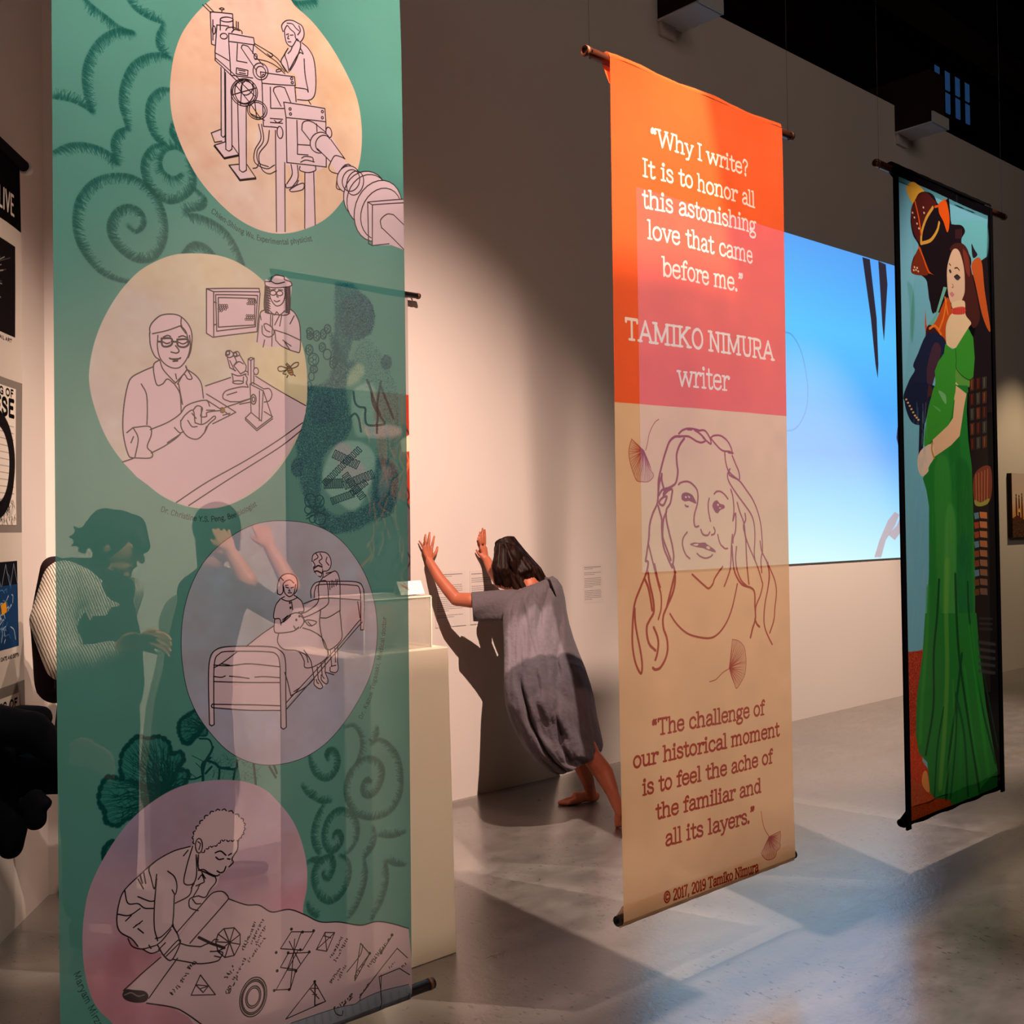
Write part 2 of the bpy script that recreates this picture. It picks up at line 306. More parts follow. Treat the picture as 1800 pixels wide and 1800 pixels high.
# ------------------------------------------------------------------ artwork of the teal banner
INK = (26, 16, 20); WHT = (214, 190, 200); DKT = (18, 84, 78); TEAL = (84, 146, 136)
def art_teal():
    p = Print(.784, 1.689, .30, 3.07, 2.3, 1300, TEAL)
    L = .0024
    yy = np.linspace(0, 1, p.h)[:, None, None]
    p.a *= 1+.03*p.noise((p.h, p.w), 120)[..., None]
    # ---------------- fuzzy cloud curves
    p.crop(80, 0, 2.8125)
    for sd, t in [(1, '190,-20 235,30 300,85 360,135 430,165'), (-1, '425,158 340,150 260,195 205,280 185,370 195,470 225,555'),
        (-1, '380,-20 430,50 500,95 575,120'), (-1, '575,120 545,180 550,240 595,280'), (-1, '40,480 120,495 185,525 228,558'),
        (-1, '620,285 560,265 480,280 410,330 370,420 360,510 380,590 398,645'), (-1, '395,632 345,655 322,710 330,765 350,815'),
        (1, '42,745 110,710 190,705 270,730 330,770 350,812'), (-1, '618,440 560,440 505,490 490,570 510,650 545,700 582,716'),
        (-1, '582,710 520,725 475,785 470,860 510,945 580,1000 640,1005 700,975 738,925 735,850 705,790'),
        (1, '690,765 640,738 590,755 570,805 585,850 630,876 668,858'), (-1, '620,610 612,660 640,705 668,735'),
        (-1, '400,1125 440,1155 482,1130 490,1085 460,1035 400,1015 340,1040 305,1110 320,1190 380,1260 450,1298 530,1290 580,1230 600,1150 590,1060 550,970 480,900 400,865 300,865 220,900 160,980 142,1080 155,1180 200,1270 270,1350 350,1390 430,1405'),
        (1, '735,930 790,985 775,1035 690,1052 745,1062 820,1092 890,1142 940,1212 975,1290 990,1330'),
        (1, '665,1262 700,1215 740,1198 790,1215 830,1258'), (1, '1210,-6 1260,6 1335,-4')]:
        p.fur(t, sd, DKT, .024)
    p.crop(530, 1280, 5.0)
    for sd, t in [(-1, '62,235 75,330 110,410 170,455 230,465 290,430 335,360 350,280 320,195 270,170 225,190 207,235 228,285'),
        (1, '400,0 470,-10 520,60 535,150 520,230 490,310 430,380 400,450 385,550 400,640 440,720 500,780 600,810 700,795 780,750 840,670 880,560 885,430 870,300 830,200 760,120 690,92 640,120'),
        (1, '490,310 540,265 620,250 690,280 730,350 730,440 700,530 650,600 590,620 545,590 535,530 555,470 600,435 630,470'),
        (-1, '680,-10 685,50 660,110 635,150'), (-1, '0,510 40,580 110,630 180,660 260,655'), (-1, '190,670 140,740 100,840 85,930 95,1020 120,1080 150,1110'),
        (-1, '400,1120 460,1070 510,990 525,880 505,800 450,735 370,700 300,715 230,780 190,870 178,960 195,1040 240,1100 290,1100 350,1050 380,980 365,915 320,895 285,920 275,965'),
        (1, '350,1110 420,1150 450,1240 440,1340 400,1430 330,1510 240,1545 160,1510 110,1430 85,1330 100,1230 150,1150 220,1115 280,1120 305,1190 285,1280 245,1340 200,1335 178,1290 190,1255'),
        (1, '45,1170 90,1140 150,1125'), (1, '575,1160 595,1270 580,1390 540,1510 490,1610 430,1680'), (1, '650,870 670,950 650,1050 575,1150'),
        (1, '905,918 830,955 760,965 690,955'), (1, '905,1210 820,1210 755,1180'), (1, '750,1170 770,1290 755,1420 710,1560 640,1690'), (-1, '40,1540 60,1620 130,1670')]:
        p.fur(t, 0, DKT, .022)
    # ---------------- microscope picture: stipple, cells, chains
    p.crop(540, 480, 3.75); A = (10, 84, 96)
    big = '150,400 200,440 240,560 330,600 260,720 280,900 300,1000 240,1110 120,1190 90,1400 100,1520 200,1600 300,1560 420,1500 450,1230 580,1300 560,1560 420,1640 300,1700 120,1710 60,1600 -40,1380 -60,820 120,720 170,600'
    p.fill(big, (30, 104, 112), .55, feather=40); p.dots(big, 60000, (6, 62, 76), .5, 2, True, 30); p.dots(big, 9000, (150, 196, 180), .4, 2, True, 14)
    blk = '!185,62 300,70 400,180 445,280 420,400 300,440 260,600 180,560 185,300'
    p.fill(blk, (40, 112, 116), .4, feather=30); p.dots(blk, 15000, A, .5, 2, False, 20)
    for cx, cy, rx, ry, n in [(325, 285, 112, 155, 34000), (110, 900, 78, 105, 14000), (500, 1495, 62, 80, 9000), (512, 590, 32, 46, 4000), (-60, 1280, 40, 60, 4000)]:
        e = ' '.join('%.1f,%.1f' % (cx+rx*math.cos(q*.628), cy+ry*math.sin(q*.628)) for q in range(10))
        p.fill(e, (20, 92, 104), .5, feather=14); p.dots(e, n//3, (6, 60, 76), .6, 2, True, 6); p.dots(e, n//6, (80, 140, 140), .5, 2, True, 6)
    p.dots('400,430 560,700 590,900 560,1200 470,1500 430,1300 480,900 300,620', 9000, A, .5, 2, True, 20)
    for e, c, al in [('280,650 340,590 385,650 330,720 270,740', (212, 226, 176), .55), ('300,800 400,720 450,780 440,950 470,980 600,1020 590,1070 400,1080 320,1050', (150, 196, 178), .7), ('380,1010 480,1000 600,1030 560,1080 420,1080', (224, 200, 204), .55),
                     ('110,1300 200,1130 350,1110 440,1190 440,1330 330,1560 200,1500 120,1420', (160, 204, 190), .75), ('180,1150 260,1120 380,1280 420,1380 300,1420 240,1340 200,1230', (206, 176, 190), .5), ('480,1290 540,1280 530,1420 470,1470', (180, 178, 170), .5)]:
        p.fill(e, c, al*.85, feather=36)
        p.dots(e, 2500, A, .3, 1, True, 6)
    def beads(t, step=9, r=4.5):
        for q in t.split(';'):
            P = catmull([tuple(map(float, v.split(','))) for v in q.split()]); d = np.hypot(*np.diff(P, axis=0).T); c = np.concatenate([[0], d.cumsum()])
            for s_ in np.arange(0, c[-1], step):
                p.ell(np.interp(s_, c, P[:, 0]), np.interp(s_, c, P[:, 1]), r, r*1.1, .0017, (12, 70, 76))
    beads('395,705 420,770 430,850 455,910 500,980 490,1000 400,1000 385,940 385,890 345,880 320,850 310,780;480,715 470,780 460,850 462,960 455,1000;480,750 510,830 560,965;295,945 320,925 345,960 360,1050;405,720 440,840 480,940;458,1000 458,1055')
    def ladder(x0, y0, x1, y1, wd, n):
        P0, P1 = np.array([x0, y0], float), np.array([x1, y1], float); d = P1-P0; l = np.hypot(*d); nv = np.array([-d[1], d[0]])/l*wd/2
        for k in range(n):
            a = P0+d*(k/n); b = P0+d*((k+.55)/n)
            q = [a-nv, a+nv, b+nv, b-nv, a-nv]; p._line(p.T(q), .0022*p.ppm, (12, 70, 76))
    for v in [(115, 1390, 360, 1150, 40, 14), (115, 1390, 250, 1385, 60, 9), (250, 1400, 445, 1320, 55, 11), (165, 1505, 320, 1450, 45, 9), (180, 1190, 350, 1270, 55, 9), (255, 1325, 380, 1490, 45, 9), (300, 1450, 400, 1370, 40, 6)]: ladder(*v)
    for cx, cy, rx, ry in [(22, 385, 22, 26), (22, 415, 20, 22), (66, 412, 22, 34), (110, 402, 20, 32), (137, 368, 22, 30), (103, 488, 22, 30), (18, 505, 24, 34), (135, 535, 26, 34), (45, 570, 34, 42), (175, 590, 24, 38), (47, 632, 24, 26), (32, 680, 18, 28), (18, 742, 14, 28), (4, 770, 12, 24),
                           (25, 1500, 36, 46), (85, 1505, 30, 40), (88, 1620, 38, 40), (40, 1620, 22, 26), (100, 1690, 26, 18), (60, 1560, 18, 20), (10, 1560, 22, 26)]:
        p.ell(cx, cy, rx, ry, .0028, (10, 80, 84))
        if cy < 640 and rx > 19 and cx != 135:
            for q in range(3): p.ell(cx+rx*.4*math.cos(q*2.1+1), cy+ry*.4*math.sin(q*2.1+1), rx*.36, ry*.36, .0018, (10, 80, 84))
    p.line('0,1600 60,1560 110,1480;0,1620 40,1600 120,1560;0,1480 30,1540 90,1580 140,1600', .003, (10, 80, 84))
    # ---------------- coral
    p.crop(90, 1230, 3.158); D = (10, 70, 66)
    c1 = '395,440 320,430 280,490 270,570 300,620 310,680 370,700 430,660 520,640 640,520 740,470 760,400 700,385 735,340 720,290 670,300 655,240 600,205 540,215 480,205 430,250 395,300 385,390'
    c2 = '840,90 800,60 760,85 715,120 712,190 740,240 775,235 800,200 860,190'
    c3 = '300,880 300,830 340,790 400,800 430,860 330,930'
    for c, root, n in [(c1, (640, 520), 46), (c2, (850, 150), 14), (c3, (380, 880), 12)]:
        p.fill(c, (34, 118, 108), .75); p.dots(c, 6000, D, .25, 1, True, 3)
        P = catmull([tuple(map(float, v.split(','))) for v in c.split()], True)
        p._line(p.T(np.vstack([P, P[:1]])), 6, D, .9, 3)
        cum = np.linspace(0, len(P)-1, n*2).astype(int)
        for i in cum:
            e = P[i]; r = 10+5*p.rng.random(); v = (e-np.array(root)); l = np.hypot(*v)
            if l < 60: continue
            p.ell(e[0]-v[0]/l*4, e[1]-v[1]/l*4, r, r, 0, D, fillc=None)
            p._line(p.T([e, e+.01]), 14*r/12, D, .85, 3)
            q = [np.array(root, float)]; st = 7
            for k in range(1, st+1):
                b = np.array(root)+v*(k/st); b = b+p.rng.normal(0, l*.03, 2)*(k < st-1)-v*.03*(k == st); q.append(b)
            Q = catmull(q, n=3); p._line(p.T(Q), 4.6, D, .85, 1.2, w1=1.2)
            for k in range(2, st-1):
                for _ in range(3):
                    a = q[k]; w = p.rng.normal(0, l*.05, 2)+v/l*l*.03; p._line(p.T([a, a+w*.5+p.rng.normal(0, 3, 2), a+w]), 1.3, D, .75)
        for _ in range(int(n*9)):
            i = p.rng.integers(len(P)); t_ = .3+.58*p.rng.random(); b = np.array(root)+(P[i]-np.array(root))*t_; w = p.rng.normal(0, 9, 2)
            p._line(p.T([b, b+w*.5+p.rng.normal(0, 3, 2), b+w]), 1.2, D, .6)
    for t, w in [('838,450 840,390 855,335 880,290 890,262', .006), ('855,335 900,350 930,375 979,375', .006), ('920,450 925,410 925,375', .005), ('890,262 870,220 820,215', .004), ('838,420 790,440 730,440', .004), ('780,310 820,330 850,350;800,350 830,380;890,430 900,400;760,400 800,430', .0015)]:
        p.line(t, w, D)
    p.crop(80, 1320, 2.5714)
    p.line('745,70 720,100;790,75 850,78 860,40;850,78 840,130;710,130 705,60 740,30;935,55 945,150;1010,70 1040,120;1030,60 1045,100', .0055, D)
    for _ in range(160):
        a = np.array([700+260*p.rng.random(), 20+110*p.rng.random()]); w = p.rng.normal(0, 9, 2); p._line(p.T([a, a+w]), 1.4, D, .5)
    # ---------------- oval one: the physicist at the beam line
    p.crop(80, 0, 2.8125)
    E1 = '850,-20 760,50 682,150 640,250 620,350 612,450 620,560 645,660 690,770 750,880 830,980 930,1070 1050,1130 1170,1152 1290,1130 1400,1070 1490,960 1545,830 1562,700 1555,570 1530,460 1480,350 1410,230 1320,110 1240,30 1190,-20 1000,-60'
    p.fill(E1, None, grad=[(700, 300, (219, 179, 155)), (1000, 0, (219, 189, 177)), (700, 600, (217, 183, 164)), (1400, 250, (222, 184, 157)), (1450, 450, (217, 178, 146)), (1480, 700, (218, 188, 164)), (1000, 1000, (215, 192, 181)), (1300, 900, (219, 189, 164)), (900, 700, (215, 185, 168))], wash=.06)
    WM = '!812,60 925,70 935,150 1035,180 1060,300 1110,320 1150,340 1235,375 1245,500 1380,535 1390,640 1415,690 1410,800 1385,825 1335,850 1335,1112 1285,1128 1285,850 1195,810 1192,1142 1150,1142 1145,640 1085,620 1070,540 1000,520 995,840 1040,870 960,885 905,815 958,820 950,770 880,780 830,720 865,705 815,660 862,640 860,330 840,290 835,225 818,220'
    p.fill(WM, WHT)
    p.fill('1205,235 1185,270 1172,300 1190,340 1245,375 1250,490 1300,495 1325,480 1335,440 1335,370 1325,290 1300,240 1268,208 1280,170 1268,125 1240,102 1195,98 1175,120 1180,160 1190,200 1218,228', WHT)
    p.fill('!1210,810 1260,815 1250,885 1275,905 1275,935 1215,945 1195,915 1225,870', WHT); p.fill('!1060,600 1120,600 1145,650 1145,820 1100,850 1040,830', WHT, .6)
    p.line('1180,150 1175,120 1195,98 1225,98 1250,112 1268,125 1278,150 1278,180 1262,205 1248,190;1185,150 1200,122 1215,140 1235,160 1240,185 1250,200;1200,110 1225,115 1240,135 1255,150;1255,125 1262,150 1250,170;1188,150 1190,175 1197,205 1210,222 1225,225 1238,205 1245,190;1197,167 1207,163;1215,170 1228,170;1207,172 1203,186 1210,188;1205,203 1218,203;1225,225 1218,245 1205,260', L, INK)
    p.line('1262,205 1262,235 1240,300 1215,345;1262,235 1275,265 1255,262 1212,340;1205,235 1190,265 1200,300 1210,350;1270,210 1300,240 1325,290 1335,370 1335,440 1325,480 1300,495 1250,490;1205,235 1185,270 1172,300 1190,340 1205,355;1280,290 1285,370 1300,450;1240,430 1290,440 1300,455;1300,495 1312,515', L, INK)
    p.line('1220,810 1225,860 1200,905;1250,815 1252,880 1218,932;1195,908 1200,925 1240,915 1255,890;1212,935 1225,945 1275,935 1280,905 1250,912 1212,935', L, INK)
    p.line('!775,25 815,65;!790,20 830,60;!812,60 925,68 930,150;!812,60 818,220 836,226;!825,100 825,200;!845,125 835,262 905,300;!845,125 905,130;!862,97 862,150;!928,97 926,140;858,45 870,40 882,45 870,50 858,45;!870,50 870,60;!905,165 1035,182 1040,217 905,205 905,165;!905,205 915,372 1030,382;!1035,217 1030,260;!950,215 946,300 1000,307;!970,235 1050,345;!1005,225 1085,320;970,235 978,220 1005,225;!945,335 1005,345 1003,372 943,365 945,335;!955,345 990,350;!960,358 992,362;890,150 900,138 930,135 970,150 975,165;920,160 935,145 960,150;!945,105 945,135;!955,108 955,138', L, INK)
    for e in [(895, 97, 33, 12, 0), (1070, 348, 38, 42, -20), (1072, 350, 24, 28, -20), (880, 180, 18, 14, 0), (830, 150, 8, 20, 0), (1045, 275, 8, 14, 0), (985, 455, 70, 68, 0), (985, 455, 62, 58, 10), (985, 450, 50, 60, 0), (1000, 430, 30, 40, 30), (1052, 540, 52, 46, 20), (1052, 540, 42, 38, 20)]:
        p.ell(e[0], e[1], e[2], e[3], L, INK, e[4])
    p.line('940,420 1010,500;960,400 1040,470;975,395 965,520;920,470 1050,430;1010,500 1070,580;1020,560 1090,590;1040,495 1050,580;1040,210 1110,250 1160,290 1200,350;1040,220 1100,265 1150,300 1190,350;1040,285 1110,300 1160,330 1190,360;1110,250 1130,262 1125,275 1105,260', L, INK)
    p.line('!840,290 970,400;!836,300 960,412;!836,262 836,300;!865,335 865,672;!883,345 885,700;!888,360 888,740;!918,440 920,738;!950,500 958,840;!995,520 995,840;865,672 875,680 885,672;888,740 904,748 920,738;958,840 976,850 995,840;!862,642 815,660 832,706 868,700;!888,702 832,720 880,782 956,765 920,718;!956,812 905,818 962,888 1045,876 998,812', L, INK)
    p.line('!905,820 960,893 1045,881;!830,725 880,787 955,770', L*1.4, INK)
    p.line('!1070,350 1235,376 1240,420 1078,406 1070,350;!1078,406 1085,620 1125,622;!1237,420 1243,500;!1120,425 1122,530 1185,532;!1135,445 1172,520;!1190,430 1218,503;1135,445 1140,428 1165,422 1190,430;!1185,500 1380,537 1385,602 1196,577 1185,500;!1196,577 1200,800 1388,826 1385,602;!1247,592 1250,712 1315,718;!1340,612 1342,650;!1270,640 1330,722;!1325,605 1395,662;1270,640 1275,605 1300,596 1325,605;!1250,712 1250,760 1300,765', L, INK)
    p.line('1150,340 1170,335 1172,345 1150,350 1150,340;!1120,580 1180,585;!1120,600 1180,605;1140,590 1155,602 1175,592;!1125,622 1150,625 1180,640;!1145,640 1150,1142;!1190,800 1192,1142;!1285,850 1285,1128;!1327,850 1335,1112;1262,820 1262,840 1300,852 1335,842 1335,820;1270,780 1285,772 1320,778 1325,800;1265,800 1290,790 1330,800', L, INK)
    for e in [(1215, 535), (1217, 560), (1368, 552), (1368, 582), (1085, 368), (1222, 385), (1225, 405)]: p.ell(e[0], e[1], 5, 6, L, INK)
    for e in [(1167, 650, 14, 30, -5, WHT), (1400, 655, 14, 26, -10, WHT), (1358, 705, 48, 52, 20, WHT), (1372, 710, 36, 42, 20, WHT)]: p.ell(e[0], e[1], e[2], e[3], L, INK, e[4], fillc=e[5])
    p.line('1060,610 1072,680 1040,740 1040,800 1100,830 1140,812;1075,610 1085,690 1052,745 1060,800 1110,820;1115,640 1105,700 1062,760 1075,830 1112,855 1150,840;1030,830 1050,825 1060,805', L, INK)
    p.fill('!1340,725 1420,680 1475,790 1540,850 1480,930 1410,805', WHT)
    p.line('!1345,735 1410,800;!1410,690 1480,785;1410,800 1400,830 1415,850 1450,860;1410,800 1430,770 1460,775 1480,785;1440,895 1440,930 1470,940;1445,870 1470,825 1500,812 1520,835 1540,858;!1450,860 1440,895;!1480,815 1510,830', L, INK)
    for e in [(1497, 885, 56, 66), (1575, 965, 100, 118), (1588, 985, 96, 122), (1640, 1045, 112, 152)]: p.ell(e[0], e[1], e[2], e[3], L, INK, 12, fillc=WHT)
    for e in [(1510, 892, 42, 54), (1530, 905, 40, 60), (1655, 1060, 96, 128)]: p.ell(e[0], e[1], e[2], e[3], L, INK, 12)
    p.fill('!1590,1000 1765,990 1765,1240 1700,1215 1612,1215', WHT)
    p.line('!1590,1000 1765,988;!1590,1000 1612,1014 1765,1006;!1590,1000 1595,1205 1612,1215 1612,1014;!1612,1215 1690,1208;1655,1130 1650,1090 1680,1062 1710,1065;!1710,1065 1765,1118;!1655,1128 1765,1240', L, INK)
    p.textpath('Chien-Shiung Wu, Experimental physicist', [(812, 1052), (870, 1095), (960, 1150), (1060, 1186), (1180, 1205), (1322, 1190)], .0125, (30, 60, 56), .0016)
    # ---------------- oval two: the bee biologist
    p.crop(80, 430, 2.8125)
    E2 = '740,45 850,56 950,90 1050,150 1140,235 1210,340 1260,450 1290,570 1298,700 1290,820 1260,930 1200,1050 1110,1160 1000,1240 890,1290 790,1306 680,1290 570,1240 460,1150 370,1060 300,950 250,820 222,700 222,600 245,480 290,360 360,240 450,140 550,80 640,50'
    p.fill(E2, None, grad=[(500, 150, (207, 196, 169)), (850, 150, (212, 201, 174)), (1100, 600, (212, 203, 169)), (1200, 650, (213, 205, 164)), (350, 500, (201, 192, 183)), (500, 300, (199, 190, 189)), (800, 450, (202, 195, 182)), (850, 600, (201, 195, 181)), (300, 800, (201, 192, 189)), (1000, 150, (208, 195, 176)), (1050, 1050, (203, 192, 189))], wash=.05)
    p.fill('!380,1075 430,1050 520,1050 665,940 785,700 910,660 1040,650 1290,795 1290,830 1270,900 1180,1060 1060,1190 900,1285 790,1305 690,1290 560,1230 450,1150', WHT)
    p.fill('510,440 512,405 530,380 570,350 630,345 670,360 705,400 720,450 715,520 700,570 690,600 740,650 765,690 780,770 805,800 870,810 870,835 832,860 800,890 780,930 745,962 700,950 665,935 640,960 520,1035 510,1055 430,1055 400,1020 385,950 380,900 385,800 400,710 420,660 470,630 528,600 545,560 515,500', WHT)
    p.fill('!790,220 825,215 1060,215 1065,240 1045,430 820,460 790,440', WHT)
    p.fill('1088,320 1065,340 1055,420 1045,480 1120,505 1175,500 1240,528 1262,520 1262,400 1240,340 1215,310 1222,195 1185,152 1150,148 1120,175 1090,180', WHT)
    p.fill('!885,535 945,528 990,600 1000,565 1030,558 1055,620 1030,650 1030,690 1115,715 1125,850 1045,912 985,857 1015,830 1000,705 905,775 870,760 990,690 920,680 915,640 890,580', WHT)
    p.line('!790,220 1060,215 1065,240 1048,430 820,460 790,440 790,220;!790,220 825,235 1062,232;!825,235 825,460;!835,250 1052,250 1040,405 840,430 835,250;!848,264 1038,266 1035,397 848,410 848,264;!826,285 838,290;!826,400 838,395', L, INK)
    for cx, cy, n in [(873, 313, 14), (1022, 285, 12), (1012, 362, 12)]:
        for k in range(n): p.ell(cx+(k % 4-1.5)*11+(k//4 % 2)*5-(k//4)*3, cy+(k//4-1.2)*9, 5, 5, .0014, INK)
    p.line('1090,180 1095,200 1130,210 1190,208 1222,200 1218,182 1190,170 1185,155 1150,148 1125,158 1120,178 1090,180;1120,178 1150,190 1190,182;1092,200 1088,320 1130,340 1200,345 1215,310 1215,205;1115,215 1118,260 1140,295 1160,300 1180,285 1192,250 1190,215;1150,245 1152,255 1158,256;1138,274 1150,280 1165,274;1122,222 1145,218;1158,220 1180,222', L, INK)
    p.ell(1132, 236, 15, 12, L, INK); p.ell(1165, 238, 15, 12, L, INK)
    for k in range(44):
        y = 205+k*3; p.line('!%d,%d %d,%d' % (1090, y, 1110+(k % 4)*3, y+5), .0012, INK); p.line('!%d,%d %d,%d' % (1196-(k % 3)*2, y, 1214, y+5), .0012, INK)
    p.line('1088,320 1065,340 1055,420 1048,480;1215,315 1240,340 1262,400 1263,520 1240,528 1175,500 1145,470;!1120,340 1118,400;!1165,345 1140,395;1120,330 1140,345 1150,330 1165,345 1190,325;1075,400 1078,440 1110,455 1135,440 1130,412 1100,390 1085,395 1095,420 1115,430;1140,420 1145,470;1140,420 1200,440 1262,470;1180,470 1220,500;1190,480 1215,520;!1130,345 1125,500;1088,470 1080,505;1175,345 1165,400;1235,350 1215,390;1065,345 1070,370', L, INK)
    p.ell(1215, 622, 11, 24, L, (90, 60, 20), -25, fillc=(176, 128, 50))
    p.line('1195,590 1208,605;1200,585 1215,600;!1205,612 1222,608;!1207,622 1226,618;!1210,632 1228,628;1200,610 1170,600 1155,610 1165,625 1200,618;1195,620 1180,635 1195,640;1215,605 1235,585 1255,582 1250,600 1222,612;1230,640 1240,648;1205,645 1200,655', L*1.1, (50, 34, 20))
    p.line('512,440 512,410 530,380 570,350 630,345 670,360 705,400 720,450 715,520 702,560;510,440 515,500 535,550 560,570;525,442 600,425 670,400;668,360 668,400 690,430 702,470;665,405 690,440;552,450 550,510 565,565 600,600 640,612 670,600 700,555 712,500 708,450', L, INK)
    p.line('570,465 618,465 622,492 600,505 575,500 570,465;648,470 697,470 702,495 680,508 652,500 648,470;!620,480 648,482;!552,480 570,482;!697,482 708,482', L*1.7, INK)
    p.line('578,482 595,490 612,486;655,484 675,492 692,486;580,458 600,450 615,455;655,458 675,452 695,460;640,500 657,525 645,537 618,532;610,562 640,572 665,560;628,578 650,576;614,566 640,566 662,564', L*1.2, INK)
    p.line('560,570 530,600 545,690 575,690 600,665 635,690;562,572 580,620 640,685;690,600 692,625 640,685;690,607 720,660 700,665 680,642 650,690;528,605 470,630 420,660 400,710 385,800 380,900 390,980 410,1045 430,1055;700,620 740,650 765,690 775,760;470,690 495,740 500,820 498,890;635,690 662,740 668,830;655,690 674,790;640,640 645,665', L, INK)
    p.line('430,905 510,900 520,940 500,1000 525,1030 515,1055 430,1055;430,905 455,960 440,1050;400,930 430,905;420,980 432,950;515,915 600,880 660,840 690,800 740,778 790,772 805,800;520,1030 580,1000 640,960 665,935;600,980 660,940', L, INK)
    p.line('665,870 670,910 700,950 745,962 780,930 800,890 832,860 825,850 790,880 765,890 735,882;725,820 745,798 770,810 762,850 790,850 795,830 870,820;668,870 690,840 725,820 735,882;635,905 660,930 680,925;700,870 720,900 745,900;765,810 765,885;790,820 830,820;780,930 790,900;720,835 740,860;855,812 870,808 878,820 870,832 858,828', L, INK)
    p.line('!880,806 955,782 1018,760;!955,778 1010,762;!955,790 1015,778;380,1075 430,1058;!785,700 910,658;!1040,650 1290,795;645,1275 800,1170 1000,1060 1150,970 1275,880;705,1290 900,1160 1150,1010 1272,915;!790,740 935,830 820,887;!790,770 905,845;!870,845 905,835', L, INK)
    p.fill('!860,812 880,808 878,830 864,832', (150, 110, 50))
    p.line('885,535 905,525 925,545 905,560 885,550 885,535;925,535 945,530 955,545 935,555 922,545;!890,550 905,610;!905,575 930,625;!955,545 990,600;!925,545 940,580 925,600 960,640;905,610 935,625;925,600 950,580 975,590;960,640 985,625 990,605;915,640 950,650 990,640;!915,640 918,652;!920,655 922,682;!975,655 974,682;!1000,567 1015,558 1032,562 1030,690;!1000,567 1000,645;!1000,567 1015,572 1032,562;!1015,572 1015,690;!985,625 1000,630;!990,680 1000,705;980,640 995,660 990,690', L, INK)
    p.ell(947, 682, 28, 8, L, INK); p.ell(1042, 625, 13, 17, L, INK, fillc=WHT); p.ell(895, 537, 9, 10, L*1.4, INK); p.ell(932, 545, 9, 10, L*1.4, INK)
    p.line('!1010,690 1015,830 1070,872 1080,722 1010,690;!1010,690 1025,682 1082,712;!1080,722 1125,850;!1015,830 985,857 1045,910 1128,850 1085,825;!985,857 985,867 1045,920 1128,860;905,778 870,760 885,725 960,705 1000,705;905,778 960,778;940,730 890,745;1085,712 1112,712 1125,740 1112,770 1085,778;1060,722 1058,870', L, INK, smooth=True)
    p.ell(1028, 765, 14, 24, L*1.2, INK, fillc=WHT); p.ell(1028, 765, 7, 12, L, INK)
    p.textpath('Dr. Christine Y.S. Peng, Bee biologist', [(566, 1318), (640, 1342), (740, 1366), (850, 1366), (950, 1340), (1045, 1290)], .0118, (30, 60, 56), .0016)
    # ---------------- oval three: the doctor
    p.crop(80, 880, 2.8125)
    E3 = '1200,100 1300,112 1400,150 1480,210 1550,300 1600,400 1632,520 1643,640 1635,760 1610,870 1560,980 1490,1090 1400,1190 1300,1260 1200,1297 1100,1307 1000,1290 900,1240 820,1160 750,1060 700,940 675,800 670,680 680,560 710,440 760,330 830,240 920,170 1010,125 1100,103'
    p.fill(E3, None, grad=[(900, 400, (150, 168, 178)), (1100, 200, (176, 172, 188)), (1450, 300, (176, 178, 190)), (750, 700, (160, 168, 182)), (900, 1150, (172, 170, 190)), (1200, 1150, (182, 176, 196)), (1400, 1000, (172, 172, 194)), (1550, 700, (172, 172, 188)), (1000, 600, (150, 166, 180))], wash=.05)
    P = p.parse(E3, True, True)[0]; p._line(np.vstack([P, P[:1]]), 1.7, (30, 40, 44))
    p.fill('!805,1105 800,900 805,790 830,740 900,720 985,720 1130,620 1155,610 1330,490 1315,440 1340,405 1540,402 1575,430 1580,640 1565,640 1560,600 1450,720 1190,1020 1190,1125 1165,1125 1160,1040 828,1025 828,1105', WHT)
    p.fill('1150,460 1150,420 1165,380 1195,362 1230,368 1248,395 1245,475 1270,500 1300,545 1350,500 1350,420 1372,380 1350,370 1330,345 1320,300 1325,270 1350,255 1390,258 1412,285 1415,320 1400,345 1440,350 1460,400 1470,600 1465,690 1445,725 1450,840 1400,850 1390,905 1355,930 1325,905 1320,822 1285,825 1250,745 1180,735 1150,700 1155,655 1132,640 1130,580 1140,520 1165,485', WHT)
    p.line('805,1105 800,900 805,790 830,740 900,720 1100,722 1160,740 1188,790 1190,950 1192,1120;1165,1122 1162,900 1160,810 1145,762 1090,747 900,744 850,757 828,800 825,950 827,1105;805,1105 815,1112 827,1105;1165,1122 1178,1130 1192,1120;818,1005 1000,1008 1162,1015;818,1022 1000,1035 1162,1038;818,1005 814,1013 818,1022;825,812 900,815 1000,806 1160,822;825,868 860,872 880,865;900,866 960,872 1000,878;1030,872 1080,870 1160,876;825,893 1000,898 1160,900;825,825 860,805 940,745;860,805 900,812', L, INK)
    p.line('985,720 1060,665 1130,620;1315,480 1315,440 1340,405 1400,400 1540,402 1575,430 1582,500 1580,640;1330,480 1335,440 1362,415 1520,418 1560,440 1565,560 1565,640;1565,640 1580,640;1330,490 1400,482 1560,492;1550,500 1562,580;1562,590 1450,722 1320,860 1190,1002;1572,602 1450,740 1195,1030;1185,850 1200,900 1215,965;1215,965 1290,920 1330,880;1230,945 1260,925', L, INK)
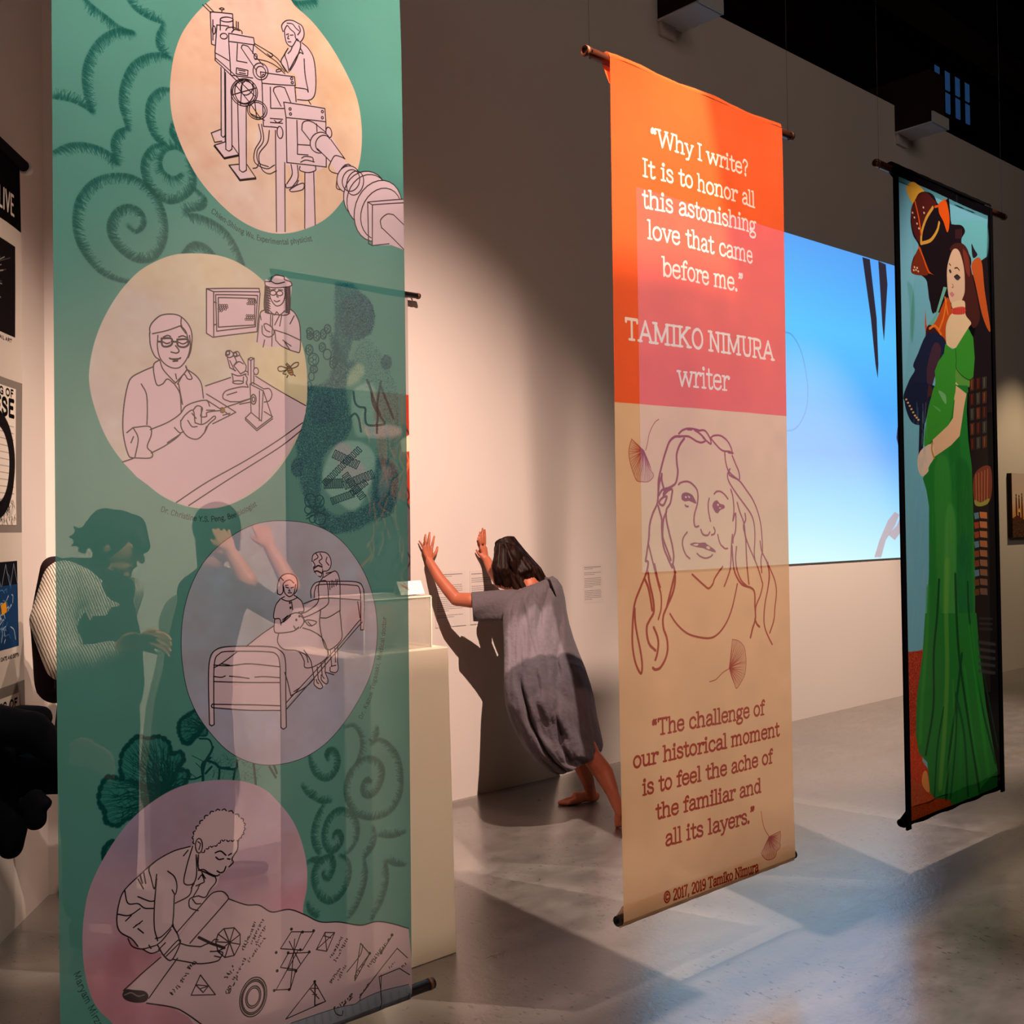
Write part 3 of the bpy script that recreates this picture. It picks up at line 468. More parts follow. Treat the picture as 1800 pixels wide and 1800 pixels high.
    p.line('1150,460 1150,420 1165,380 1195,362 1230,368 1248,395 1246,440 1235,462;1150,460 1165,466 1178,450 1180,410 1210,392 1232,408;1165,380 1180,395;1180,425 1187,457 1210,475 1232,457 1240,415;1192,428 1205,432;1218,432 1230,428;1190,420 1203,418;1210,440 1207,446 1213,448;1203,456 1220,456;1185,475 1170,485 1205,497 1246,480 1232,468;1165,485 1140,520 1130,580 1160,585 1167,615;1246,477 1270,500 1280,545 1255,552;1135,585 1132,640 1150,655 1220,648 1255,630;1220,500 1225,540;1170,605 1205,570 1240,555 1270,565 1280,600 1262,630;1175,590 1200,570;1180,600 1215,570;1230,620 1240,635 1255,625', L, INK)
    for x, y in [(1212, 505), (1215, 530), (1243, 590), (1258, 572)]: p.ell(x, y, 3, 4, L, INK)
    p.line('1155,655 1150,700 1180,735 1250,745 1280,790 1285,825 1330,820 1390,780 1396,740 1370,680 1320,645 1275,630;1280,740 1312,790 1320,830;1255,745 1290,765 1300,800;1320,825 1330,885;1345,822 1350,885;1365,805 1370,865;1385,792 1385,850;1330,885 1330,910 1355,930 1372,920 1350,882;1340,885 1345,900 1352,905;1365,862 1367,888 1390,907 1400,890 1386,852;1372,870 1380,880', L, INK)
    p.line('1320,300 1325,270 1350,255 1390,258 1412,285 1415,320 1400,345 1375,350;1340,262 1350,280 1330,295;1360,262 1370,285 1355,300 1370,320;1395,280 1390,300 1405,320;1325,300 1335,320 1328,330 1332,348 1350,370 1365,375 1372,340 1355,325;1375,350 1373,380 1352,420 1350,500 1300,545 1265,560;1378,380 1410,360 1440,350 1460,400 1462,545;1355,400 1392,400 1402,470 1392,520 1290,575 1262,570;1280,510 1330,490 1352,488;1362,545 1358,610 1375,700 1402,740 1467,690 1468,620 1460,545;1362,580 1400,578 1460,545;1408,400 1410,440;1420,395 1420,430;1430,400 1430,425;1440,390 1442,420;1450,390 1448,410;1400,735 1405,770;1412,740 1418,820;1435,730 1438,800;1450,720 1448,800;1415,820 1440,815;1410,825 1412,845 1440,850 1452,830 1448,795;1390,850 1430,862;1280,602 1300,590 1342,600 1320,618 1300,600;1275,580 1300,615 1320,620;1390,360 1430,350', L, INK)
    p.fill('1330,335 1350,325 1370,330 1366,360 1350,372 1336,352', WHT); p.line('1330,335 1350,322 1370,328;1333,352 1345,348 1366,358', L*1.6, INK)
    p.textpath('Dr. Kazue Togasaki, Medical doctor', [(1572, 1085), (1620, 965), (1653, 820), (1674, 700), (1684, 575)], .0118, (30, 60, 56), .0015)
    # ---------------- oval four: the mathematician and the paper scroll
    p.crop(80, 1320, 2.5714)
    E4 = '800,128 900,138 990,175 1060,240 1120,320 1160,420 1180,520 1180,620 1165,745 1240,900 1000,1400 420,1400 310,1240 250,1180 210,1110 182,1000 172,880 178,760 200,640 250,520 320,400 400,300 500,220 600,165 700,138'
    p.fill(E4, None, grad=[(700, 200, (166, 150, 172)), (400, 400, (156, 142, 168)), (1000, 300, (182, 162, 182)), (1120, 500, (196, 166, 178)), (1120, 680, (204, 144, 160)), (900, 640, (188, 152, 166)), (300, 650, (178, 152, 170)), (230, 750, (190, 160, 172)), (250, 850, (196, 158, 168)), (350, 950, (176, 114, 130)), (260, 1050, (186, 126, 140)), (400, 1200, (196, 136, 150)), (1000, 500, (176, 150, 176))], wash=.05)
    PAP = '!600,850 700,700 740,645 790,632 820,665 900,692 960,695 1020,727 1100,716 1170,740 1240,772 1330,775 1430,792 1500,775 1560,780 1640,802 1680,1240 710,1300 650,1205 580,1165 460,1142 350,1105 370,1080 520,935'
    p.fill(PAP, (206, 178, 184))
    p.fill('670,420 668,385 685,345 715,305 755,272 800,266 850,283 888,315 890,350 862,405 860,440 835,480 822,520 800,545 782,560 770,600 740,630 700,700 600,850 640,880 740,868 800,885 790,925 700,962 560,945 520,915 470,915 420,885 385,850 340,820 325,770 335,690 360,630 430,560 500,500 580,455 655,432', (208, 182, 188))
    p.line('820,665 900,692 960,695 1020,727 1100,716 1170,740 1240,772 1330,775 1430,792 1500,775 1560,780 1640,802;700,700 740,650 765,634 795,633 815,650 820,665;!700,700 600,820;!818,668 655,870;!525,935 430,1015 355,1085;!600,940 470,1120;460,1142 580,1162 640,1190 710,1240', L*1.1, INK)
    p.fill('350,1105 365,1080 400,1082 450,1088 468,1110 455,1135 410,1140 365,1128', (52, 44, 46)); p.line('360,1105 390,1095 420,1110 450,1105', L, (130, 120, 120))
    hp = catmull([(672, 420), (668, 385), (685, 345), (715, 305), (755, 272), (800, 266), (850, 283), (886, 315), (890, 350), (878, 382), (858, 402)], n=5)
    for i in range(0, len(hp)-2, 3):
        a, b = hp[i], hp[min(i+2, len(hp)-1)]; m = (a+b)/2; nv = np.array([b[1]-a[1], a[0]-b[0]])*.35; p._line(p.T(catmull([a, m+nv, b])), L*p.ppm, INK)
    hq = catmull([(705, 458), (735, 432), (765, 425), (790, 400), (825, 402), (856, 398)], n=5)
    for i in range(0, len(hq)-2, 3):
        a, b = hq[i], hq[min(i+2, len(hq)-1)]; m = (a+b)/2; nv = np.array([b[1]-a[1], a[0]-b[0]])*-.35; p._line(p.T(catmull([a, m+nv, b])), L*p.ppm, INK)
    p.ell(692, 428, 15, 33, L*1.1, INK); p.line('688,410 698,420 692,445', L, INK)
    p.line('862,402 860,440 845,465 835,485 840,500 822,520;690,470 690,530 720,548 755,565;762,458 785,450 808,468;820,468 832,460;765,478 778,488 798,484;815,484 826,486;770,540 785,548 800,540 808,520;735,553 755,560 770,562 780,556', L*1.3, INK)
    p.line('665,432 640,520 628,597 665,602 682,560 680,470;625,475 645,450;680,470 690,520;655,432 580,455 500,500 430,560 360,630 335,690 325,770 340,820 390,850 420,885;500,500 470,530 478,570 495,625 505,560;505,580 495,700 495,800 510,860;555,545 585,570 597,610 590,650 575,630;585,655 582,740 580,790 600,830;360,632 375,690 420,692 450,712 492,714;330,740 380,745 430,714;430,560 440,600 430,570;420,580 445,625;445,545 455,600;420,660 470,680 495,680;365,770 390,745;400,800 440,770;420,805 445,825;410,790 430,780;375,850 395,885 440,897 500,882;440,897 480,917 520,905;470,880 480,895', L*1.1, INK)
    p.line('500,850 530,840 580,790;505,880 530,860 570,810;515,900 545,870;575,790 600,830 610,865;540,925 600,860 612,872 575,947 540,930 510,880;550,930 608,872;612,872 650,882 700,885;580,945 640,955 700,962 770,948 790,925;700,885 740,868 780,880 800,888 770,902 742,905;770,902 795,908 790,925;742,870 760,850 775,852;760,925 785,930', L*1.1, INK)
    p.line('!693,843 745,868 802,887', .006, INK)
    p.line('690,540 712,535 735,550 760,565 765,590 740,625 720,660 690,655;705,550 720,575;690,580 705,560 715,590 700,600 690,615;680,610 700,600;690,655 660,665 650,680 655,710 690,722;665,605 650,655 590,690;690,620 668,660;665,670 680,690 700,690;660,620 672,600', L*1.1, INK)
    p.line('!800,800 845,795 872,825 872,870 845,920 805,930 775,905 765,860 775,825 800,800;!825,862 800,800;!825,862 845,795;!825,862 872,825;!825,862 872,870;!825,862 845,920;!825,862 805,930;!825,862 775,905;!825,862 765,860;!825,862 775,825', L, INK)
    p.line('!1110,817 1210,817 1160,900 1060,893 1110,817;!1095,915 1190,910 1135,988 1060,978 1095,915;!1090,990 1130,992 1105,1077 1040,1080 1090,990;!1125,850 1105,1078;!1155,817 1090,990;!1140,900 1095,985;!1100,860 1150,960;!1262,820 1308,822 1270,905 1222,897 1262,820;!1262,820 1270,905;!1308,822 1222,897;!1255,835 1290,845;!1430,873 1470,920 1400,1040 1430,873;!1470,920 1405,1005;!700,1013 765,1100 660,1106 700,1013;!680,1058 735,1062 712,1092 680,1058;!700,1075 735,1062;!1215,1045 1265,1132 1085,1212 1215,1045;!1215,1045 1215,1150 1265,1132;!1195,1075 1235,1120;!1205,1100 1225,1100', L*.9, INK)
    p.line('!1572,830 1520,917;!1590,893 1635,935;!1590,893 1420,1115;!1510,1022 1600,983 1645,1012;!1510,1022 1520,1120;1365,1000 1400,960 1430,920 1440,880;!1640,1095 1650,1110', L*.9, INK)
    for x, y in [(1110, 805), (1160, 818), (1210, 812), (1040, 910), (1095, 912), (1190, 908), (1045, 993), (1130, 995), (1150, 898), (1032, 1082), (1100, 1078), (1568, 833), (1520, 915), (1470, 918), (1215, 1042)]: p.ell(x, y, 3.5, 3.5, L*1.4, INK)
    for r in (1, .88, .8, .56, .46): p.ell(935, 1110, 60*r, 92*r, L*1.1, INK, 14)
    for k in range(60):
        a = 2*math.pi*k/60; c, s_ = math.cos(a), math.sin(a); R = math.radians(14)
        q = [(935+(60*r*c)*math.cos(R)-(92*r*s_)*math.sin(R), 1110+(60*r*c)*math.sin(R)+(92*r*s_)*math.cos(R)) for r in (.86, .92)]
        p._line(p.T(q), 1, INK)
    def scrib(x0, y0, x1, y1, h, seed):
        r = np.random.default_rng(seed); P0, P1 = np.array([x0, y0], float), np.array([x1, y1], float); d = P1-P0; l = np.hypot(*d); u = d/l; v = np.array([u[1], -u[0]]); t = 0
        while t < l:
            w = h*(.35+.4*r.random()); n = r.integers(3, 6)
            q = [P0+u*(t+w*r.random())+v*h*(r.random()-.2) for _ in range(n)]; p._line(p.T(catmull(q, n=3)), 1.9, INK); t += w+h*.28
    for k, v in enumerate([(925, 870, 980, 765, 14), (945, 880, 995, 790, 14), (905, 865, 950, 765, 14), (885, 900, 905, 855, 18), (815, 1028, 850, 970, 20), (845, 1035, 900, 935, 16), (815, 1095, 835, 1060, 14), (910, 955, 985, 850, 16), (575, 1105, 610, 1070, 20), (620, 1050, 650, 1010, 18), (650, 990, 680, 960, 16), (1290, 940, 1350, 840, 13), (1310, 955, 1375, 850, 15), (1290, 1050, 1330, 990, 12), (1325, 1040, 1360, 970, 14), (1400, 1035, 1450, 960, 12), (1465, 980, 1540, 880, 13), (1490, 960, 1560, 850, 11), (1425, 1110, 1470, 1050, 8), (1310, 1170, 1390, 1110, 17), (1555, 985, 1580, 965, 12), (1610, 980, 1630, 965, 12)]): scrib(*v, seed=k+3)
    p.text('0 < (', (822, 1100), (862, 1030), 17, INK, .0022, False); p.text('= 2', (1345, 1160), (1390, 1112), 20, INK, .0022, False)
    p.crop(480, 1640, 5.625)
    p.fill('!-400,1080 180,890 520,775 700,725 810,705 870,665 1060,580 1340,508 1400,640 1480,900 200,1300', (134, 150, 162), .75)
    for k in range(34):
        x = 60+k*38; y = 930-k*11.5; p.line('!%d,%d %d,%d' % (x, y, x+14, y+90), .004, (110, 124, 140) if k % 2 else (160, 172, 180), .35, 4)
    p.line('180,890 520,775 700,725 810,705 870,665 1060,580 1340,508', .002, (40, 70, 76), .8)
    p.line('!1075,420 1065,600 1075,690 1040,790;600,740 625,800 680,815 690,770;!865,640 860,670;!1350,600 1330,680;!375,545 445,548;!415,470 412,715', .0019, INK)
    p.crop(90, 1230, 3.158)
    p.textpath('Maryam Mirza', [(130, 1525), (165, 1620), (215, 1730), (262, 1830)], .0135, (30, 60, 56), .0016)
    return p
# ------------------------------------------------------------------ artwork of the orange banner
def ginkgo(p, stem, apex, rim, col):
    p.line(stem, .0028, col, .9)
    P = catmull([tuple(map(float, q.split(','))) for q in rim.split()]); a = np.array(apex, float)
    p.fill(np.vstack([p.T(P), p.T([a])]), (176, 110, 84), .35, raw=True)
    p._line(p.T(P), .0022*p.ppm, col, .9)
    for i in np.linspace(0, len(P)-1, 26):
        e = P[int(i)]; m = (a+e)/2+p.rng.normal(0, 2.5, 2); f = .75+.3*p.rng.random(); e2 = a+(e-a)*min(f, 1)
        p._line(p.T(catmull([a, m, e2], n=3)), .0034*p.ppm, col, .8, w1=.8)
    p._line(p.T([P[0], a]), .002*p.ppm, col, .8); p._line(p.T([P[-1], a]), .002*p.ppm, col, .8)
def art_orange():
    p = Print(2.52, 3.488, .272, 3.07, 2.3, 850, (232, 190, 148))
    C = (246, 222, 206); R = (156, 44, 22)
    yy = np.linspace(0, 1, p.h)[:, None]
    zl = at(1090, 707, 2.3)[2]; zr = at(1376, 730, 2.3)[2]
    xx = np.linspace(0, 1, p.w)[None]; split = (3.07-(zl+(zr-zl)*xx))*p.ppm
    top = np.clip(split-np.arange(p.h)[:, None]+.5, 0, 1)[..., None]
    O = np.array((240, 96, 48))/255*(1-.0*yy[..., None])
    p.a = (p.a*(1-top)+O*top*np.ones_like(p.a)).astype(np.float32)
    p.a *= 1+.02*p.noise((p.h, p.w), 60)[..., None]
    p.crop(1020, 60, 2.5725); W = .0082
    for t, a, b, cap in [('“Why I write?', (318, 496), (764, 642), 74), ('It is to honor all', (283, 637), (798, 782), 77), ('this astonishing', (281, 778), (803, 900), 80), ('love that came', (306, 920), (785, 1036), 82), ('before me.”', (368, 1090), (734, 1166), 84)]: p.text(t, a, b, cap, C, W)
    p.text('TAMIKO NIMURA', (202, 1376), (882, 1472), 92, C, .0105); p.text('writer', (438, 1588), (674, 1611), 95, C, .009)
    p.crop(1080, 1200, 3.9118)
    for t, a, b, cap in [('“The challenge of', (260, 368), (1030, 216), 108), ('our historical moment', (130, 590), (1136, 362), 108), ('is to feel the ache of', (196, 776), (1086, 548), 106), ('the familiar and', (286, 942), (1006, 750), 104), ('all its layers.”', (350, 1126), (960, 950), 106)]: p.text(t, a, b, cap, R, .0082)
    p.text('© 2017, 2019 Tamiko Nimura', (338, 1518), (990, 1293), 72, R, .006)
    ginkgo(p, '1005,885 1015,950 1030,1005 1060,1055', (1062, 1060), '1140,1020 1142,1060 1138,1100 1140,1130 1115,1160 1110,1190 1085,1212 1050,1218 1025,1200 1010,1172 1030,1130', R)
    p.crop(1080, 700, 3.4618)
    ginkgo(p, '272,127 245,150 215,210 200,280 190,315', (178, 318), '105,248 92,290 88,340 98,400 115,455 135,500 170,508 210,505 240,470 215,430', R)
    ginkgo(p, '572,1725 610,1710 650,1670 690,1645', (692, 1640), '712,1468 750,1475 785,1510 795,1560 798,1610 790,1680 765,1730 738,1765 725,1740', R)
    def S(t, w=.0075): p.line(t, w, R, .95, 1.2)
    # face
    S('390,525 400,515 425,507 450,510 475,530 495,560 500,600 495,650 482,700 478,745 482,775 492,783 505,778', .0068)
    S('600,582 615,568 640,568 665,585 687,612;518,800 528,825 545,835 562,832 572,815;582,832 600,825 604,805 596,785;568,610 562,640 563,680 570,720 576,748', .0066)
    S('440,815 420,845 413,880 420,920 435,955 455,975;622,830 628,860 640,890 660,910;655,905 668,915 684,914;497,945 515,962 545,973 575,965 588,952;428,650 435,658 445,658', .0062)
    p.fill('407,610 410,582 430,573 455,580 475,600 490,640 465,632 450,625 430,628 415,622', R); p.fill('425,600 432,595 438,602 432,608', (232, 190, 148)); p.fill('442,592 455,600 450,608', (232, 190, 148))
    p.fill('588,655 598,630 618,622 635,640 662,650 665,668 640,680 630,690 622,700 608,695 598,680', R); p.fill('618,645 626,642 630,650 622,656', (232, 190, 148)); p.fill('628,668 640,664 640,672', (232, 190, 148))
    p.fill('456,890 480,878 510,880 540,878 555,888 580,905 605,925 605,938 560,925 530,912 490,905', R); p.fill('472,892 490,885 505,888 495,898', (232, 190, 148)); p.fill('550,905 565,900 575,915 560,918', (232, 190, 148))
    # chin, neck, shoulders line
    S('470,1072 500,1102 535,1135 565,1157 590,1130 600,1100 625,1060 652,1025', .0072)
    S('340,1312 370,1360 410,1405 450,1435 500,1452 560,1460 600,1450 640,1415 680,1355 710,1280 730,1200 745,1130', .007)
    # crown
    S('390,215 410,195 440,185 475,188 510,198;395,232 440,232 465,245 490,262 520,270 545,258 530,235 505,212 480,195;505,198 530,195 550,205 575,245 580,278 550,258 530,240;440,190 460,192', .0072)
    S('580,240 600,228 640,228 680,255 705,295 715,335 700,325 665,322 640,310 610,280 580,245', .0066)
    S('668,330 672,380 690,440 730,480 757,495 755,450 735,400 715,350;690,330 720,335', .0066)
    # hair, left
    S('398,232 365,235 335,265 315,320 300,370 285,430 270,500 268,580 262,640 235,700 215,770 210,850 200,920 190,990;420,245 395,285 378,340 380,400 385,450 375,510 352,535 318,553 300,580;290,460 290,500 305,560', .0085)
    S('290,465 275,520 270,590 290,560 320,548;300,590 330,560 352,555 350,590 340,640 318,680 318,740 335,820 352,890 362,960 358,1010;300,600 280,620 275,640 300,650 320,600 300,600', .0082)
    S('268,655 280,700 290,740 290,800 300,900 330,980 352,1030;318,690 300,740 295,820 300,860 325,930 345,985', .0085)
    S('205,880 215,920 230,980 250,1060 270,1140 285,1200 285,1280 268,1345;245,1010 265,1100 280,1150', .007)
    S('190,990 205,1000 195,1060 160,1150 130,1230 118,1300 112,1400 112,1500 125,1590 145,1650 165,1675 170,1620 160,1540 140,1440 128,1360 125,1280', .0085)
    S('185,1100 205,1150 220,1220 230,1290;205,1060 215,1130 235,1220 240,1300 215,1350 198,1390 200,1450 215,1500 250,1535;240,1395 262,1450 268,1500 260,1560 250,1592', .0095)
    S('355,1010 368,1050 370,1120 355,1190 325,1260 298,1330 300,1400 320,1460 325,1530 310,1590 280,1640 250,1652 235,1642;372,1060 350,1150 320,1270', .0095)
    # hair, right
    S('700,430 685,465 695,510 740,580 790,650 830,710 848,770 852,850 848,940 852,980;690,440 700,470 755,500 800,560 840,620 870,690 890,770 898,860 900,930', .0068)
    S('705,555 718,600 725,680 718,745 735,700 735,800 720,850 718,880;745,635 760,690 785,760 795,840 815,900 845,970 870,1030 895,1110 900,1140 885,1200 860,1260 855,1300', .0068)
    S('792,702 795,740 782,780 795,850 800,950 805,1030 815,1130;715,830 708,900 705,980 700,1040 680,1100 662,1143;740,905 735,980 745,1050 770,1110 800,1140', .0072)
    S('712,900 718,990 730,1060 770,1130 830,1155 850,1185 852,1260 855,1340 838,1400 825,1455;852,1345 865,1375 880,1390', .0085)
    S('885,870 895,930 920,980 950,1040 980,1110 990,1180 980,1270 972,1350 945,1428;900,930 890,990 895,1060;925,985 942,1060 935,1150 915,1250 908,1340 915,1400 940,1460 960,1497;935,1000 945,1080 930,1180', .007)
    return p

# ------------------------------------------------------------------ artwork of the painted banner
def art_green():
    p = Print(4.375, 5.275, .225, 3.13, 2.3, 620, (14, 12, 16))
    SK = (112, 176, 196); DK = (30, 20, 26)
    def F(t, c, a=1.): p.fill(t, c, a)
    p.crop(1540, 270, 4.1846)
    F('!172,165 805,452 800,760 700,900 620,1300 600,5100 262,5100 205,1800', SK)
    F('!172,205 172,165 805,452 803,478 500,350', (84, 142, 156))
    p.fill('700,480 800,520 800,760 700,800 640,640 560,520', (100, 178, 182), .7, feather=25); p.fill('250,950 290,1000 300,1200 280,1400 265,1100', (70, 140, 120), .7, feather=20); F('!172,205 260,240 300,900 240,1600 205,1800', (132, 190, 220), .35)
    for k in range(26):
        x = 200+p.rng.random()*560; y = 300+p.rng.random()*1400; p._line(p.T([(x, y), (x+p.rng.normal(0, 8), y+180)]), 5, (90+p.rng.random()*50, 170+p.rng.random()*30, 200), .14, 5)
    # butterfly hat
    F('245,260 280,215 320,230 370,290 330,320 300,380 270,340', (228, 168, 60))
    F('300,370 330,300 380,285 430,310 465,375 520,340 540,335 555,500 575,520 630,525 655,570 630,650 700,800 600,1100 520,1150 440,1170 400,1080 385,950 345,900 280,880 290,780 330,690 290,600 275,480', DK)
    F('282,400 330,310 380,290 420,330 450,370 420,420 370,480 345,560 340,660 300,600 280,500', (84, 30, 28)); F('335,690 360,760 400,870 380,900 285,885 290,800', (120, 44, 26)); F('465,375 490,350 520,345 545,480 530,580 500,500 470,440', (222, 84, 22))
    p.line('425,400 380,480 350,580 345,660;345,665 410,640 455,570 470,510', .016, (206, 150, 60)); p.line('330,690 360,770 395,870 440,910;305,360 330,480 345,600;440,395 470,385', .011, (214, 84, 26))
    for x, y in [(288, 440), (300, 475), (318, 520), (330, 555), (300, 840), (310, 860), (325, 870), (295, 862), (318, 845), (360, 400), (365, 440)]: F('%d,%d %d,%d %d,%d %d,%d' % (x-4, y-7, x+4, y-5, x+5, y+7, x-3, y+6), (226, 190, 160))
    for k in range(6): p.line('%d,%d %d,%d' % (415+k*14, 1090-k*14, 425+k*13, 1010-k*6), .006, (150, 60, 50))
    for k in range(5): p.line('%d,%d %d,%d' % (590+k*10, 560-k*2, 590+k*10, 620), .005, (90, 44, 40))
    F('385,900 440,900 520,960 500,1000 430,1180 400,1060', DK); F('!500,980 525,985 430,1260 380,1280 440,1190', (108, 170, 150))
    F('375,1150 385,1280 440,1240 520,1060 560,1150 540,1300 500,1400 380,1340', (190, 76, 30)); F('380,1290 420,1270 500,1390 460,1480 380,1420', (60, 30, 34))
    p.line('520,1080 500,1200 470,1290;400,1290 440,1270 480,1330;510,1060 530,1180', .012, (232, 120, 40))
    F('385,1330 480,1340 520,1420 500,1600 420,1660 400,1820 230,1820 260,1680 300,1600 290,1560 320,1480', (30, 36, 62)); F('430,1400 480,1450 420,1700 400,1810 380,1600', (70, 44, 60))
    # right wing with books, hair
    F('!720,820 805,750 830,1200 850,1900 690,1900 700,1500 740,1200', (34, 24, 28)); F('700,820 740,760 770,800 790,1000 830,1300 780,1200 730,960', (190, 84, 36)); F('700,660 720,700 740,740 710,760', (40, 30, 40))
    F('545,700 580,660 640,660 680,720 700,850 730,1000 760,1200 720,1280 680,1220 640,1180 630,900 600,760 560,720', (72, 34, 30)); F('640,700 680,760 690,900 660,850', (120, 50, 40))
    F('530,1000 525,860 545,760 570,705 600,700 625,740 650,850 655,1000 640,1060 615,1110 580,1130 545,1080', (216, 176, 146)); F('560,1100 650,1080 660,1180 700,1240 680,1280 600,1420 560,1430 520,1400 515,1280 540,1200 570,1160', (224, 190, 150))
    F('565,1140 650,1125 652,1175 568,1180', (208, 70, 60))
    for k in range(6): p.line('%d,1140 %d,1178' % (575+k*14, 577+k*14), .004, (150, 40, 36))
    p.line('582,842 600,838 615,855;543,810 552,822', .006, (70, 40, 36)); F('580,905 598,892 622,910 605,930 588,922', (60, 50, 60)); F('540,860 548,850 558,870 550,880', (60, 50, 60)); p.line('565,960 572,978 562,985;550,1030 560,1022 575,1035', .006, (170, 110, 100)); F('545,1030 562,1020 578,1035 562,1055', (196, 120, 130)); p.line('578,905 600,890 622,908', .005, (30, 26, 30))
    # dress bodice
    GR = (58, 142, 46)
    F('!510,1400 560,1440 590,1425 680,1280 715,1350 725,1500 715,1640 690,1665 600,1840 410,1840 440,1700 435,1600 460,1530 500,1470', GR); F('590,1580 640,1640 690,1670 670,1760 640,1740 585,1680', (92, 150, 60)); F('!585,1680 640,1745 670,1765 660,1840 570,1840 570,1750', (224, 190, 150))
    p.line('585,1440 590,1520 590,1580 640,1640 700,1670;460,1750 500,1750 515,1790', .006, (30, 90, 36)); F('425,1790 450,1750 490,1750 510,1800 460,1820', (150, 196, 150), .5)
    # lower figure
    p.crop(1540, 680, 4.2846)
    F('!690,0 830,0 850,2300 690,2300 700,1200 715,700', (34, 26, 26)); F('240,80 290,-20 400,-20 460,20 410,120 380,270 345,290 290,270 250,180', (28, 34, 58)); F('390,100 430,60 420,0 400,0 385,180 370,280', (70, 40, 40))
    F('!340,290 375,280 365,460 335,520', (30, 34, 50))
    for k in range(8): x, y = 242+k*12, 95+k*24-(k > 5)*(k-5)*8; F('%d,%d %d,%d %d,%d %d,%d' % (x, y, x+12, y-4, x+14, y+8, x+3, y+10), (220, 170, 110))
    F('!600,-10 590,60 560,230 430,400 440,520 400,620 370,680 365,690 390,780 408,900 412,1400 395,1900 380,2300 700,2300 735,1800 735,1400 725,1000 715,600 690,400 680,180 690,-10 450,-20 400,170 370,440 440,430 590,90', (36, 120, 46))
    F('460,-20 420,80 395,200 372,440 430,400 540,290 590,60 600,-20', GR)
    F('470,30 520,60 525,130 500,100', (160, 200, 170), .5); F('430,140 480,170 480,190', (160, 200, 170), .3)
    for t, c, a in [('600,560 700,620 720,1000 700,1400 620,1300 600,1000', (24, 92, 40), .6), ('450,560 540,560 560,1000 540,1700 480,1600 450,1000', (62, 142, 56), .6), ('540,400 620,380 640,900 590,900', (28, 100, 40), .5), ('600,1200 690,1150 720,1800 680,2200 640,1900 600,1600', (20, 96, 52), .6), ('520,1000 590,1000 590,1900 520,2100', (92, 160, 74), .5)]: p.fill(t, c, a, feather=40)
    F('!600,-10 680,50 660,150 625,370 560,440 440,530 430,400 540,290 575,235', (222, 176, 136)); F('340,500 370,460 430,432 440,530 405,600 400,640 360,675 335,630 328,560', (222, 190, 168)); p.line('425,430 425,480 440,535', .012, (180, 130, 50))
    for _ in range(150):
        x = 215+p.rng.random()*170; y = 120+p.rng.random()*1600; p._line(p.T([(x, y), (x+p.rng.normal(0, 6), y+60+90*p.rng.random())]), 3, (96+p.rng.random()*60, 160+p.rng.random()*40, 186+30*p.rng.random()), .35, 4)
    for _ in range(120):
        x = 420+p.rng.random()*290; y = 500+p.rng.random()*1300; p._line(p.T([(x, y), (x+p.rng.normal(0, 6), y+80+120*p.rng.random())]), 3, (30+p.rng.random()*60, 100+p.rng.random()*60, 40+30*p.rng.random()), .3, 4)
    for r in range(5):
        for c in range(3):
            x, y = 705+c*45, -60+r*112-c*8; col = [(150, 84, 50), (120, 56, 40), (110, 100, 80)][(r+c) % 3]; F('!%d,%d %d,%d %d,%d %d,%d' % (x, y, x+32, y-8, x+30, y+82, x+2, y+90), (col[0]*.55, col[1]*.55, col[2]*.6)); p.line('!%d,%d %d,%d' % (x+15, y+8, x+14, y+70), .006, col)
    F('735,660 850,600 850,850 740,880', (120, 56, 40))
    for k in range(5): p.line('!%d,%d %d,%d' % (745+k*22, 660-k*10, 748+k*20, 860), .007, (180, 110, 60))
    F('735,850 780,870 840,840 830,880 780,900 740,890', (150, 140, 60))
    for k in range(9):
        y = 940+k*72; F('!%d,%d %d,%d %d,%d %d,%d' % (770, y, 825, y+4, 828, y+54, 775, y+48), (190-k*10, 110-k*4, 60)); F('!%d,%d %d,%d %d,%d %d,%d' % (728, y+10, 764, y+4, 768, y+50, 735, y+58), (90, 120, 130) if k % 3 == 0 else (160-k*8, 60, 36))
    # hem and floor
    p.crop(1540, 1080, 4.2846)
    F('!240,280 330,275 375,262 375,1100 600,1440 600,1560 270,1560', (186, 52, 20)); p.dots('!240,285 375,265 420,1100 600,1440 270,1560', 5000, (226, 96, 30), .35, 3); p.dots('!250,1200 600,1440 270,1560', 2500, (120, 110, 40), .4, 3); p.dots('!240,285 375,265 400,900 250,900', 3000, (120, 26, 16), .4, 3)
    F('385,1180 410,1190 425,1330 390,1310 370,1250', (224, 140, 70))
    F('!390,-10 375,300 335,620 328,900 350,1040 410,1110 430,1340 460,1380 550,1390 600,1450 760,1380 905,1300 905,1180 820,700 770,300 745,-10', (36, 120, 46))
    for t, c, w in [('590,-300 600,0 620,300 660,600 720,1000 780,1380', (14, 62, 30), .02), ('480,-260 470,0 450,300 450,700 400,1050', (12, 60, 28), .016), ('520,700 480,1000 460,1370', (14, 66, 32), .012), ('640,300 600,700 560,1050 540,1380', (14, 66, 34), .02), ('680,-240 690,0 740,400 790,700 890,1120', (12, 66, 32), .018), ('610,700 600,1000 570,1380', (16, 72, 40), .014), ('760,200 830,600 905,1000', (12, 60, 30), .014), ('600,600 660,900 690,1360', (16, 80, 40), .02)]: p.line(t, w, c, .85, 4)
    for t, c, w in [('530,-400 530,0 540,400 530,800 500,1300', (104, 160, 60), .035), ('408,-200 400,200 370,700 360,960', (52, 148, 50), .03), ('700,100 760,600 840,1200', (40, 150, 46), .035), ('660,400 720,900 790,1280', (40, 144, 46), .02), ('640,900 630,1380', (36, 130, 50), .03), ('580,500 590,900 520,1350', (60, 140, 50), .014)]: p.line(t, w, c, .6, 8)
